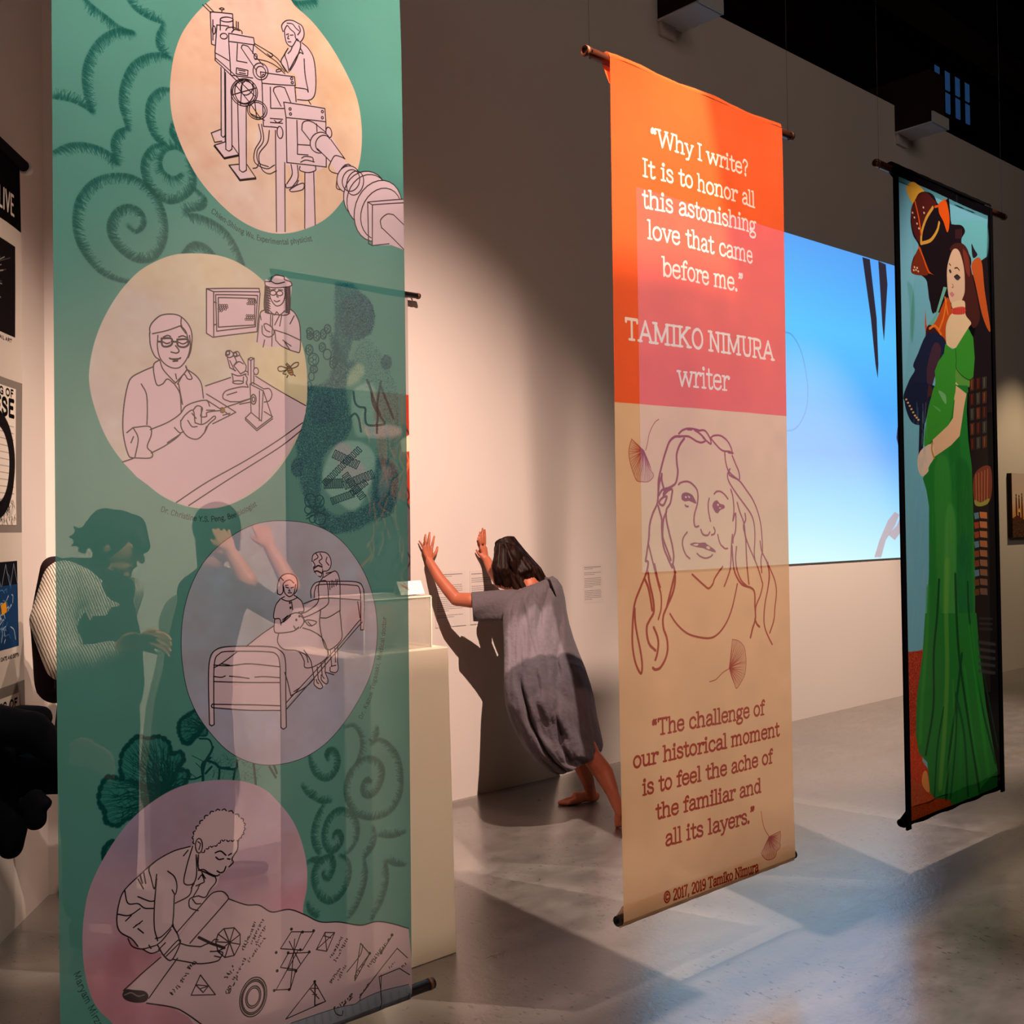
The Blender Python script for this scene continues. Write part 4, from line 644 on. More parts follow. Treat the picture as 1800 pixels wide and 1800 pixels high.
    for k in range(5):
        y = 210+k*54; p.line('!765,%d 880,%d' % (y, y+18), .016, (70, 66, 66), .7, 4)
    for k in range(3): p.line('!770,%d 860,%d' % (30+k*40, 34+k*40), .012, (60, 56, 56), .6, 4)
    F('!905,1180 905,1295 760,1380 790,1300', (24, 88, 34)); 
    return p

def art_poster():
    """tall black and white sheet of the poster banner; u runs 0..0.9 m, height 0..2.6 m (metres from its top left)"""
    p = Print(0, .62, 0, 2.5, None, 500, (206, 196, 186)); p.Y = None; p.h = 1250; B = (18, 16, 18); W = (226, 216, 206)
    def box(x0, y0, x1, y1, c): p.fill(np.array([(x0, y0), (x1, y0), (x1, y1), (x0, y1)])*500, c, raw=True)
    def tx(st, x0, x1, y, cap, c, w): 
        A = p.T([(x0, y)])[0]; g, adv = layout(st, False, .04); H = cap*500
        for k, q in g: p._line(A+q[:, :1]*np.array([(x1-x0)*500/adv, 0])+q[:, 1:]*np.array([0, -H]), w*500*(1.5 if k == 'd' else 1), c)
    box(0, 0, .62, .27, B); tx('ALIVE', .34, .545, .225, .075, W, .012)
    box(.06, .345, .55, .70, (28, 24, 26))
    for k in range(26):
        y = .40+.009*k; x1 = .50-.10*abs(math.sin(k*.5))-.004*k; p._line(p.T(catmull([(.1, .56+.002*k), (.3, (y+.55)/2), (x1, y)])), 2.2, (190, 184, 176) if k % 3 else (90, 84, 80), .75)
    tx('MAIL ART', .38, .52, .725, .012, B, .003)
    box(0, .87, .62, 1.46, (128, 120, 114)); box(.05, .90, .56, 1.43, W); tx('SONG OF', .27, .54, .935, .026, B, .007); tx('NESE', .27, .55, 1.01, .06, B, .016)
    for k in range(11): p._line(p.T([(.08, 1.05+k*.026), (.54, 1.05+k*.026)]), 1.2, (90, 86, 84), .7)
    p._line(p.T(catmull([(.16, 1.12), (.22, 1.04), (.34, 1.02), (.46, 1.06), (.52, 1.16), (.50, 1.28), (.42, 1.36), (.30, 1.38), (.2, 1.32)])), 30, B, .95, 2)
    for _ in range(420):
        x = .06+.49*p.rng.random(); y = 1.33+.09*p.rng.random(); p._line(p.T([(x, y), (x+.01*p.rng.normal(), y+.012)]), 1.3, B, .7)
    box(.06, 1.57, .56, 1.90, (30, 60, 100)); box(.06, 1.57, .56, 1.66, (24, 24, 30))
    for k in range(80):
        x = .07+.42*p.rng.random(); y = 1.67+.20*p.rng.random(); a = np.array([x, y]); w = np.array([.02*p.rng.normal(), .014*p.rng.normal()]); p._line(p.T(catmull([a, a+w+[.01, -.01], a+2*w])), 2.2, (190, 206, 220) if k % 3 else (70, 120, 170), .9)
    for k in range(5): p._line(p.T([(.12+k*.09, 1.66), (.16+k*.09, 1.58), (.2+k*.09, 1.66)]), 2.4, (120, 130, 150))
    p.fill(np.array([(.38, 1.73), (.43, 1.72), (.44, 1.76), (.39, 1.77)])*500, (220, 150, 40), raw=True)
    tx('FOR DATE AND DEPTH', .34, .56, 1.94, .012, B, .003)
    box(0, 2.04, .62, 2.5, (128, 120, 114)); box(.05, 2.08, .56, 2.47, W); tx('IGINS OF', .27, .54, 2.13, .03, B, .008); tx('NESE', .25, .55, 2.22, .07, B, .018)
    return p

def direct(w, h, ppm, base):
    p = Print(0, w, 0, h, None, ppm, base); return p
def art_sunset():
    p = direct(.9, .67, 400, (190, 160, 140)); p.h = p.a.shape[0]
    y = np.linspace(0, 1, p.h)[:, None, None]; top = np.array((196, 176, 172)); mid = np.array((214, 184, 160)); lo = np.array((216, 140, 60))
    c = np.where(y < .45, top+(mid-top)*(y/.45), mid+(lo-mid)*np.clip((y-.45)/.3, 0, 1)); p.a[:] = (c/255)*np.ones((p.h, p.w, 3))
    p.fill(np.array([(0, .47), (.12, .44), (.3, .49), (.5, .46), (.9, .5), (.9, .67), (0, .67)])*400, (52, 34, 28), raw=True)
    p.dots('0,.45 .9,.45 .9,.67 0,.67', 4000, (170, 110, 60), .5, 2)
    for x, h in [(.10, .25), (.17, .26), (.24, .24), (.33, .25), (.5, .25), (.62, .24)]:
        p.fill(np.array([(x-.016, h), (x+.012, h), (x+.02, h+.14), (x+.016, .50), (x-.016, .50), (x-.02, h+.12)])*400, (92, 40, 26), raw=True); p.ell(x-.002, h-.018, .013, .017, 0, (0, 0, 0), fillc=(60, 26, 20))
    p.fill(np.array([(.14, .40), (.17, .36), (.20, .41)])*400, (250, 190, 90), raw=True)
    return p
def art_panel(w, h, lines, seed):
    p = direct(w, h, 900, (210, 200, 195)); r = np.random.default_rng(seed); y = .02
    for n in lines:
        for k in range(n):
            x = .012; m = w*(.95 if k < n-1 else .4+.4*r.random())-.012
            while x < m:
                q = .006+.016*r.random(); p._line(p.T([(x, y), (min(x+q, m), y)]), 3.2 if (y < .03) else 2.2, (70, 62, 60), .8); x += q+.004
            y += .011
        y += .014
    return p
def art_video():
    p = direct(1.92*1.85, 2.62, 180, (90, 180, 250)); H, W_ = p.a.shape[:2]
    ky = [0, .27, .5, .66, .8, 1]; kc = np.array([(92, 168, 250), (96, 200, 255), (90, 180, 255), (120, 184, 255), (150, 216, 255), (204, 246, 255)])
    y = np.linspace(0, 1, H); x = np.linspace(0, 1, W_)
    c = np.stack([np.interp(y, ky, kc[:, k]) for k in range(3)], 1)[:, None]/255
    p.a[:] = c*(1-.10*np.clip(x-.55, 0, 1)[None, :, None]*np.array([2.2, .8, 0]))
    # palm fronds, feather, faint loop; x in metres from the left edge of the picture
    def X(px, py):
        q = at(px, py, 4.76); return (q[0]-5.46, 3.855-q[2])
    p.fill(np.array([X(1515, 452), X(1528, 456), X(1540, 560), X(1543, 640), X(1542, 665), X(1538, 640), X(1530, 560)])*180, (40, 34, 50), raw=True)
    p.fill(np.array([X(1543, 459), X(1556, 465), X(1559, 500), X(1556, 550), X(1553, 600), X(1550, 570), X(1547, 520)])*180, (44, 36, 52), raw=True)
    p.fill(np.array([X(1577, 750), X(1580, 765), X(1578, 783), X(1575, 770)])*180, (50, 44, 90), raw=True)
    p._line(p.T(catmull([X(1376, 583), X(1392, 590), X(1408, 620), X(1418, 670), X(1418, 710), X(1408, 740), X(1395, 755), X(1380, 758)])), 1.6, (70, 130, 190), .7, 1.5)
    for a in ([(1536, 980), (1545, 950), (1560, 915), (1572, 900), (1580, 905), (1572, 925), (1556, 950), (1548, 980)], [(1560, 940), (1575, 925), (1586, 900), (1587, 930), (1572, 950)]):
        p.fill(np.array([X(*q) for q in a])*180, (176, 150, 160), .8, raw=True)
    return p
# ------------------------------------------------------------------ helpers
COL = sc.collection
def put(o, parent=None):
    COL.objects.link(o)
    if parent is not None: o.parent = parent
    return o
def thing(name, label, cat, loc=(0, 0, 0), rz=0, group=None):
    o = bpy.data.objects.new(name, None); o.empty_display_size = .1; put(o); o.location = loc; o.rotation_euler = (0, 0, rz)
    o['label'] = label; o['category'] = cat
    if group: o['group'] = group
    return o
def tag(o, label, cat, group=None):
    o['label'] = label; o['category'] = cat
    if group: o['group'] = group
    return o
def mesh(name, verts, faces, mat=None, parent=None, uvs=None, smooth=False, local=True):
    """verts in room coordinates; they are carried into the parent's frame"""
    if parent is not None:
        L = Vector(parent.location); q = Euler(parent.rotation_euler).to_matrix().inverted()
        if parent.parent is not None: L = L+Vector(parent.parent.location)
        verts = [tuple(q @ (Vector(v)-L)) for v in verts]
    m = bpy.data.meshes.new(name); m.from_pydata([tuple(map(float, v)) for v in verts], [], faces); m.update()
    if mat is not None: m.materials.append(mat)
    if uvs is not None:
        u = m.uv_layers.new(name='uv')
        for l in m.loops: u.data[l.index].uv = uvs[l.vertex_index]
    if smooth:
        for p in m.polygons: p.use_smooth = True
    return put(bpy.data.objects.new(name, m), parent)
def boxvf(x0, x1, y0, y1, z0, z1):
    v = [(x, y, z) for z in (z0, z1) for y in (y0, y1) for x in (x0, x1)]
    return v, [(0, 2, 3, 1), (4, 5, 7, 6), (0, 1, 5, 4), (2, 6, 7, 3), (0, 4, 6, 2), (1, 3, 7, 5)]
def box(name, x0, x1, y0, y1, z0, z1, mat, parent=None, bevel=0):
    v, f = boxvf(x0, x1, y0, y1, z0, z1); o = mesh(name, v, f, mat, parent)
    if bevel:
        b = o.modifiers.new('bevel', 'BEVEL'); b.width = bevel; b.segments = 2; b.limit_method = 'ANGLE'
    return o
def tube(name, path, r, mat, parent=None, n=12, hollow=0, cap=True):
    """round bar through points; hollow = inner radius gives an open pipe"""
    P = [Vector(p) for p in path]; V = []; Fc = []; R = r if hasattr(r, '__len__') else [r]*len(P)
    rings = []
    for i, p in enumerate(P):
        t = (P[min(i+1, len(P)-1)]-P[max(i-1, 0)]).normalized(); a = t.orthogonal().normalized() if i == 0 else (a-t*a.dot(t)).normalized(); b = t.cross(a)
        rings.append([p+(a*math.cos(k*2*math.pi/n)+b*math.sin(k*2*math.pi/n))*R[i] for k in range(n)])
    if hollow:
        for i in (len(P)-1, 0):
            c = P[i]; rings.append([c+(q-c)*hollow/R[i] for q in rings[i]])
        ins = []
        rings = rings+[rings[0]]
    for q in rings: V += q
    for i in range(len(rings)-1):
        for k in range(n): Fc.append((i*n+k, i*n+(k+1) % n, (i+1)*n+(k+1) % n, (i+1)*n+k))
    if not hollow and cap: Fc += [tuple(range(n))[::-1], tuple((len(rings)-1)*n+k for k in range(n))]
    return mesh(name, V, Fc, mat, parent, smooth=True)
# ---- materials
def nodes(name):
    m = bpy.data.materials.new(name); m.use_nodes = True; nt = m.node_tree; return m, nt, nt.nodes['Principled BSDF']
def s2l(c): return tuple((v/255/12.92 if v/255 <= .04045 else ((v/255+.055)/1.055)**2.4) for v in c)+(1,)
def mat(name, rgb, rough=.6, spec=.3, metal=0, noise=0, scale=20, bump=0, sheen=0):
    m, nt, b = nodes(name); b.inputs['Base Color'].default_value = s2l(rgb); b.inputs['Roughness'].default_value = rough; b.inputs['Metallic'].default_value = metal; b.inputs['Specular IOR Level'].default_value = spec
    if sheen: b.inputs['Sheen Weight'].default_value = sheen
    if noise or bump:
        tc = nt.nodes.new('ShaderNodeTexCoord'); n = nt.nodes.new('ShaderNodeTexNoise'); n.inputs['Scale'].default_value = scale; n.inputs['Detail'].default_value = 5
        nt.links.new(tc.outputs['Object'], n.inputs['Vector'])
        if noise:
            r = nt.nodes.new('ShaderNodeMix'); r.data_type = 'RGBA'; c = s2l(rgb)
            r.inputs['A'].default_value = tuple(x*(1-noise) for x in c[:3])+(1,); r.inputs['B'].default_value = tuple(min(1, x*(1+noise)) for x in c[:3])+(1,)
            nt.links.new(n.outputs['Fac'], r.inputs['Factor']); nt.links.new(r.outputs['Result'], b.inputs['Base Color'])
        if bump:
            q = nt.nodes.new('ShaderNodeBump'); q.inputs['Strength'].default_value = bump; q.inputs['Distance'].default_value = .01
            nt.links.new(n.outputs['Fac'], q.inputs['Height']); nt.links.new(q.outputs['Normal'], b.inputs['Normal'])
    return m
def printmat(name, img, rough=.7):
    m, nt, b = nodes(name); t = nt.nodes.new('ShaderNodeTexImage'); t.image = img; t.extension = 'EXTEND'; nt.links.new(t.outputs['Color'], b.inputs['Base Color']); b.inputs['Roughness'].default_value = rough; b.inputs['Specular IOR Level'].default_value = .2
    return m
def clothmat(name, img=None, rgb=None, through=.3, back=.4, tint=.55):
    """sheer printed cloth: part of the light passes straight through, part is scattered on either side"""
    m, nt, b = nodes(name); N = nt.nodes; K = nt.links; N.remove(b); out = N['Material Output']
    if img: t = N.new('ShaderNodeTexImage'); t.image = img; t.extension = 'EXTEND'; colr = t.outputs['Color']
    else: t = N.new('ShaderNodeRGB'); t.outputs[0].default_value = s2l(rgb); colr = t.outputs[0]
    d = N.new('ShaderNodeBsdfDiffuse'); tr = N.new('ShaderNodeBsdfTranslucent'); x = N.new('ShaderNodeBsdfTransparent')
    m1 = N.new('ShaderNodeMixShader'); m1.inputs[0].default_value = back; m2 = N.new('ShaderNodeMixShader'); m2.inputs[0].default_value = through
    K.new(colr, d.inputs[0]); K.new(colr, tr.inputs[0])
    mx = N.new('ShaderNodeMix'); mx.data_type = 'RGBA'; mx.inputs['Factor'].default_value = tint; mx.inputs['A'].default_value = (1, 1, 1, 1); K.new(colr, mx.inputs['B']); K.new(mx.outputs['Result'], x.inputs[0])
    wv = N.new('ShaderNodeTexNoise'); wv.inputs['Scale'].default_value = 900; tc = N.new('ShaderNodeTexCoord'); K.new(tc.outputs['Object'], wv.inputs['Vector'])
    bp = N.new('ShaderNodeBump'); bp.inputs['Strength'].default_value = .15; bp.inputs['Distance'].default_value = .001; K.new(wv.outputs['Fac'], bp.inputs['Height']); K.new(bp.outputs['Normal'], d.inputs['Normal'])
    K.new(d.outputs[0], m1.inputs[1]); K.new(tr.outputs[0], m1.inputs[2]); K.new(m1.outputs[0], m2.inputs[1]); K.new(x.outputs[0], m2.inputs[2]); K.new(m2.outputs[0], out.inputs[0])
    return m
# ---- one continuous skin from tapered limbs and ellipsoids
def _pill(p0, r0, p1, r1, n=14, h=5):
    """closed tapered capsule: rings along the axis, hemispheres at both ends"""
    d = p1-p0; L = float(np.linalg.norm(d)) or 1e-6; t = d/L; a = np.cross(t, [0, 0, 1.] if abs(t[2]) < .9 else [1., 0, 0]); a /= np.linalg.norm(a); b = np.cross(t, a)
    k = (r0-r1)/max(L, abs(r0-r1)+1e-6); ph = math.asin(max(-.95, min(.95, k)))     # tangent angle of the cone
    prof = [(-r0*math.cos(q), r0*math.sin(q)) for q in np.linspace(.02, math.pi/2+ph, h)]+[(L-r1*math.cos(q), r1*math.sin(q)) for q in np.linspace(math.pi/2+ph, math.pi-.02, h)]
    th = np.arange(n)*2*math.pi/n; R = np.cos(th)[:, None]*a+np.sin(th)[:, None]*b
    return np.vstack([p0+t*x+R*r for x, r in prof]), len(prof), n
def blob(name, segs, material, parent, voxel=.008, smooth=4):
    V = []; Fc = []; off = 0
    for s in segs:
        if s[0] == 'e':
            c, rad = np.array(s[1]), np.array(s[2]); B = np.array(s[3]) if len(s) > 3 else np.eye(3)
            v, m, n = _pill(np.zeros(3), 1., np.array([0, 0, 1e-5]), 1., 22, 9); v = (v*rad) @ B.T+c
        else: v, m, n = _pill(np.array(s[1]), s[2], np.array(s[3]), s[4])
        V.append(v)
        for i in range(m-1):
            for k in range(n): q = (k+1) % n; Fc.append((off+i*n+k, off+i*n+q, off+(i+1)*n+q, off+(i+1)*n+k))
        Fc.append(tuple(off+k for k in range(n))[::-1]); Fc.append(tuple(off+(m-1)*n+k for k in range(n))); off += m*n
    me = bpy.data.meshes.new(name); me.from_pydata(np.vstack(V).tolist(), [], Fc); me.update()
    o = bpy.data.objects.new(name, me); COL.objects.link(o)
    rm = o.modifiers.new('r', 'REMESH'); rm.mode = 'VOXEL'; rm.voxel_size = voxel; rm.adaptivity = 0
    sm = o.modifiers.new('s', 'SMOOTH'); sm.factor = .5; sm.iterations = smooth
    dg = bpy.context.evaluated_depsgraph_get(); ne = bpy.data.meshes.new_from_object(o.evaluated_get(dg)); bpy.data.objects.remove(o); bpy.data.meshes.remove(me)
    ne.name = name; ne.materials.clear(); ne.materials.append(material)
    L = Vector(parent.location)
    if parent.parent is not None: L = L+Vector(parent.parent.location)
    ne.transform(Matrix.Translation(-L))
    for p in ne.polygons: p.use_smooth = True
    return put(bpy.data.objects.new(name, ne), parent)
# ------------------------------------------------------------------ the room
def wallmat(name, rgb):
    m, nt, b = nodes(name); N = nt.nodes; K = nt.links; tc = N.new('ShaderNodeTexCoord')
    n = N.new('ShaderNodeTexNoise'); n.inputs['Scale'].default_value = .9; n.inputs['Detail'].default_value = 4; K.new(tc.outputs['Object'], n.inputs['Vector'])
    r = N.new('ShaderNodeMix'); r.data_type = 'RGBA'; c = s2l(rgb); r.inputs['A'].default_value = tuple(x*.94 for x in c[:3])+(1,); r.inputs['B'].default_value = tuple(x*1.04 for x in c[:3])+(1,)
    K.new(n.outputs['Fac'], r.inputs['Factor']); K.new(r.outputs['Result'], b.inputs['Base Color']); b.inputs['Roughness'].default_value = .75; b.inputs['Specular IOR Level'].default_value = .15
    n2 = N.new('ShaderNodeTexNoise'); n2.inputs['Scale'].default_value = 180; K.new(tc.outputs['Object'], n2.inputs['Vector'])
    q = N.new('ShaderNodeBump'); q.inputs['Strength'].default_value = .12; q.inputs['Distance'].default_value = .002; K.new(n2.outputs['Fac'], q.inputs['Height']); K.new(q.outputs['Normal'], b.inputs['Normal'])
    return m
M_WALL = wallmat('wall_paint', (214, 204, 198)); M_DARK = mat('soot_dark_timber', (46, 32, 28), .8, .1, noise=.5, scale=3, bump=.4)
M_BLACK = mat('black_paint', (14, 12, 12), .9, .05)
def floormat():
    m, nt, b = nodes('polished_concrete'); N = nt.nodes; K = nt.links; tc = N.new('ShaderNodeTexCoord')
    def noise(s, d, ro=.6, map_=None):
        n = N.new('ShaderNodeTexNoise'); n.inputs['Scale'].default_value = s; n.inputs['Detail'].default_value = d; n.inputs['Roughness'].default_value = ro
        if map_:
            mp = N.new('ShaderNodeMapping'); mp.inputs['Scale'].default_value = map_; K.new(tc.outputs['Object'], mp.inputs['Vector']); K.new(mp.outputs[0], n.inputs['Vector'])
        else: K.new(tc.outputs['Object'], n.inputs['Vector'])
        return n
    def ramp(src, a, b_, ca, cb):
        r = N.new('ShaderNodeValToRGB'); r.color_ramp.elements[0].position = a; r.color_ramp.elements[1].position = b_; r.color_ramp.elements[0].color = ca; r.color_ramp.elements[1].color = cb; K.new(src, r.inputs[0]); return r
    def mixc(f, A, B, mode='MIX'):
        x = N.new('ShaderNodeMix'); x.data_type = 'RGBA'; x.blend_type = mode
        for s_, v in (('Factor', f), ('A', A), ('B', B)):
            if hasattr(v, 'is_output'): K.new(v, x.inputs[s_])
            else: x.inputs[s_].default_value = v
        return x.outputs['Result']
    big = noise(.8, 6); mid = noise(5, 8, .7, (1, 1.6, 1)); fine = noise(38, 5, .7)
    base = ramp(big.outputs['Fac'], .3, .7, s2l((90, 84, 80)), s2l((118, 111, 106)))
    c = mixc(.35, base.outputs[0], ramp(mid.outputs['Fac'], .35, .68, s2l((74, 67, 63)), s2l((136, 129, 124))).outputs[0])
    sp = ramp(noise(60, 2, .5, (1, .45, 1)).outputs['Fac'], .635, .665, (0, 0, 0, 1), (1, 1, 1, 1)); gate = ramp(noise(2.2, 3).outputs['Fac'], .42, .58, (0, 0, 0, 1), (1, 1, 1, 1))
    g = N.new('ShaderNodeMath'); g.operation = 'MULTIPLY'; K.new(sp.outputs[0], g.inputs[0]); K.new(gate.outputs[0], g.inputs[1])
    c = mixc(g.outputs[0], c, s2l((56, 48, 44)))
    ws = ramp(noise(14, 7, .75, (1, 2.2, 1)).outputs['Fac'], .64, .78, (0, 0, 0, 1), (.4, .4, .4, 1)); c = mixc(ws.outputs[0], c, s2l((206, 200, 196)))
    vo = N.new('ShaderNodeTexVoronoi'); vo.feature = 'DISTANCE_TO_EDGE'; vo.inputs['Scale'].default_value = .38; K.new(noise(1.5, 4).outputs['Color'], vo.inputs['Vector'])
    K.new(c, b.inputs['Base Color'])
    q = N.new('ShaderNodeBump'); q.inputs['Strength'].default_value = .25; q.inputs['Distance'].default_value = .004; K.new(fine.outputs['Fac'], q.inputs['Height'])
    rr = ramp(mid.outputs['Fac'], .3, .7, (.26, .26, .26, 1), (.44, .44, .44, 1)); K.new(rr.outputs[0], b.inputs['Roughness']); r2 = ramp(noise(9, 6, .7, (1, 1.8, 1)).outputs['Fac'], .35, .7, (.05, .05, .05, 1), (.24, .24, .24, 1)); K.new(r2.outputs[0], b.inputs['Coat Roughness']); b.inputs['Specular IOR Level'].default_value = .8; b.inputs['Coat Weight'].default_value = .8; b.inputs['Coat Roughness'].default_value = .16; b.inputs['Coat IOR'].default_value = 2.3; K.new(q.outputs['Normal'], b.inputs['Coat Normal'])
    K.new(q.outputs['Normal'], b.inputs['Normal'])
    return m
M_FLOOR = floormat()
def struct(o): o['kind'] = 'structure'; return o
WX, WY = 1.58, 4.77; DX, DY = -.597, -.802; LL = 9.0
ex, ey = WX+DX*LL, WY+DY*LL
struct(mesh('floor', [(-6, -6, 0), (24, -6, 0), (24, 9.5, 0), (-6, 9.5, 0)], [(0, 1, 2, 3)], M_FLOOR))
struct(box('wall_back', 1.5, 22, 4.77, 4.95, 0, 5.33, M_WALL))
nx, ny = -DY, DX   # unused side sign kept simple: the wall is 15 cm thick away from the room
th = .15; ox, oy = -.802*th, .597*th
v = [(WX, WY, 0), (ex, ey, 0), (ex+ox, ey+oy, 0), (WX+ox, WY+oy, 0)]; v = v+[(a, b, 5.33) for a, b, _ in v]
struct(mesh('wall_left', v, [(0, 1, 2, 3), (4, 7, 6, 5), (0, 4, 5, 1), (1, 5, 6, 2), (2, 6, 7, 3), (3, 7, 4, 0)], M_WALL))
struct(box('wall_front', -6, 24, -6.15, -6, 0, 11.5, M_BLACK)); struct(box('wall_right', 24, 24.15, -6, 9.5, 0, 11.5, M_BLACK)); struct(box('ceiling', -6, 24, -6, 9.65, 11.5, 11.65, M_BLACK))
# old brick wall far behind, with a barred window in it
bm_ = mat('old_brick', (40, 26, 22), .9, .05, noise=.5, scale=2.5, bump=.5)
rear = struct(box('wall_rear', -6, 24, 8.6, 8.9, 0, 11.5, bm_))
win = thing('window_1', '', ''); del win['label']; del win['category']; win['kind'] = 'structure'; win.location = (17.2, 8.5, 8.4)
wm = bpy.data.materials.new('dusk_pane'); wm.use_nodes = True; b_ = wm.node_tree.nodes['Principled BSDF']; b_.inputs['Base Color'].default_value = (.01, .02, .04, 1); b_.inputs['Emission Color'].default_value = (.012, .04, .11, 1); b_.inputs['Emission Strength'].default_value = .8
P0, P1 = at(1636, 95, 8.5), at(1708, 215, 8.5); wx0, wx1, wz1 = P0[0], P1[0], P0[2]-.1; wz0 = at(1670, 205, 8.5)[2]
for k in range(4):
    a = wx0+(wx1-wx0)*k/4; b = a+(wx1-wx0)/4*.72
    for j in range(2):
        z0 = wz0+(wz1-wz0)*j/2; box('pane', a, b, 8.48, 8.5, z0+.03, z0+(wz1-wz0)/2-.03, wm, win)
box('window_frame', wx0-.1, wx1+.1, 8.5, 8.6, wz0-.1, wz1+.1, M_BLACK, win)
for k in range(5): box('bar', wx0-.09+(wx1-wx0)*k/4, wx0+(wx1-wx0)*k/4, 8.44, 8.5, wz0-.05, wz1+.05, M_BLACK, win)
# roof timbers above the partition wall
for k, (a, b, Y, lab) in enumerate([((1570, 30), (1798, 150), 6.6, 'long dark roof timber crossing the black space at top right')]):
    A, B = at(*a, Y), at(*b, Y); z = (A[2]+B[2])/2; o = box('roof_beam', A[0]-6, 23.9, Y-.18, Y+.18, z-.22, z+.25, M_DARK); tag(o, lab, 'beam')
# white brackets on top of the partition, each with a dark beam end resting on it
M_BR = mat('bracket_white', (196, 198, 200), .5, .3)
def bracket(x0, x1, lab, lab2, grp):
    t = thing('wall_bracket', lab, 'bracket', (x0, 4.6, 5.07), 0)
    box('plate', x0, x1, 4.41, 4.768, 5.07, 5.085, M_BR, t, .004); box('side_lip', x0, x1, 4.405, 4.42, 5.07, 5.17, M_BR, t); box('back_lip', x1-.012, x1, 4.42, 4.768, 5.085, 5.17, M_BR, t)
    box('foot_strip', x0+.02, x1-.1, 4.745, 4.769, 4.98, 5.07, M_WALL, t)
    o = box('roof_beam', x0+.01, x1-.03, 4.43, 8.55, 5.09, 5.55, M_DARK); tag(o, lab2, 'beam')
bracket(5.72, 6.0, 'white shelf bracket on top of the wall above the orange banner', 'dark beam end resting on the bracket above the orange banner', '')
bracket(9.02, 9.32, 'white shelf bracket on top of the wall above the green dress banner', 'dark beam end resting on the bracket above the green dress banner', '')
# added unseen lamp bodies whose flags cut the straight shadow edges on the floor
def lamp_with_flags(lamp, lab, quads, D):
    K = Vector(lamp); t = thing('added_spotlight', lab, 'lamp', (K.x, K.y, K.z+.1)); mb = M_LAMP
    tube('housing', [K+Vector((0, 0, .42)), K+Vector((0, 0, .10)), K+Vector((0, 0, .03))], [.08, .1, .11], mb, t, 20, hollow=.09)
    box('yoke', K.x-.13, K.x+.13, K.y-.02, K.y+.02, K.z+.42, K.z+.45, mb, t); tube('stem', [(K.x, K.y, K.z+.44), (K.x, K.y, 11.5)], .012, mb, t)
    for pts in quads:      # corners given where the flag's shadow ends on floor or wall, pulled in to D metres from the lamp
        P = [K+(Vector(q)-K)*(D/((Vector(q)-K).length)) for q in pts]; n = (P[1]-P[0]).cross(P[3]-P[0]).normalized()*.002
        V = [p-n for p in P]+[p+n for p in P]; mesh('added_flag', V, [(0, 1, 2, 3), (7, 6, 5, 4), (0, 4, 5, 1), (1, 5, 6, 2), (2, 6, 7, 3), (3, 7, 4, 0)], mb, t)
        hd = Vector((P[3].x-K.x, P[3].y-K.y, 0)).normalized(); tube('added_flag_arm', [P[3], K+hd*.12+Vector((0, 0, .08))], .004, mb, t, 6)
M_LAMP = mat('black_metal', (20, 20, 22), .5, .4, .6)
lamp_with_flags(KEY, 'unseen added spotlight body with four flags shaping the floor shadows, right above the banner row', [[(3.547, 2.2, 0), (4.385, 2.2, 0), (5.42, 4.77, .0), (4.26, 4.77, .0)], [(1.0, 2.2, 0), (2.829, 2.2, 0), (3.06, 4.77, 0), (1.0, 4.77, 0)], [(-3, 4.62, 0), (9, 4.62, 0), (9, 7.5, 0), (-3, 7.5, 0)], [(-2, 1.0, 0), (8, 1.0, 0), (8, 2.33, 0), (-2, 2.33, 0)]], .8)
lamp_with_flags(FRONT, 'unseen added spotlight body with three flags shaping the floor light, just in front of the banner row', [[(-2, 2.33, 0), (9, 2.33, 0), (9, 5.5, 0), (-2, 5.5, 0)], [(.5, 2.21, 0), (2.829, 2.21, 0), (2.829, 2.5, 0), (.5, 2.5, 0)], [(3.547, 2.2, 0), (4.385, 2.2, 0), (4.385, 2.5, 0), (3.547, 2.5, 0)]], .8)
lamp_with_flags(WASH, 'unseen added spotlight body with two flags cutting the beam on the dancer wall', [[(1.2, 1.4, 0), (6.5, 1.4, 0), (6.5, 3.75, 0), (1.2, 3.75, 0)], [(4.30, 3.70, 0), (6.5, 3.70, 0), (6.5, 4.77, .58), (4.62, 4.77, .58)]], .8)
def spill_flags(x0, x1, z0, z1, y=2.3, m=1.0): return [[(x0-m, y, z0-m), (x0, y, z0-m), (x0, y, z1+m), (x0-m, y, z1+m)], [(x1, y, z0-m), (x1+m, y, z0-m), (x1+m, y, z1+m), (x1, y, z1+m)], [(x0-.4, y, z1), (x1+.4, y, z1), (x1+.4, y, z1+m), (x0-.4, y, z1+m)], [(x0-.4, y, z0-m), (x1+.4, y, z0-m), (x1+.4, y, z0), (x0-.4, y, z0)]]  # added unseen flags that keep a lamp's spill off the floor
lamp_with_flags(TEAL_L, 'unseen added spotlight body with flags keeping its beam on the teal banner', spill_flags(.70, 1.74, .33, 3.12), .5)
lamp_with_flags(ORANGE_L, 'unseen added spotlight body with flags keeping its beam on the orange banner', spill_flags(2.44, 3.56, .31, 3.12), .5)
lamp_with_flags(GREEN_L, 'unseen added spotlight body with flags keeping its beam on the green dress banner', spill_flags(4.26, 5.38, .28, 3.16), .5)
lamp_with_flags(PLINTH_L, 'unseen added spotlight body with flags keeping its beam on the cream plinth', spill_flags(1.94, 2.48, .02, 1.50, 3.06), .5)
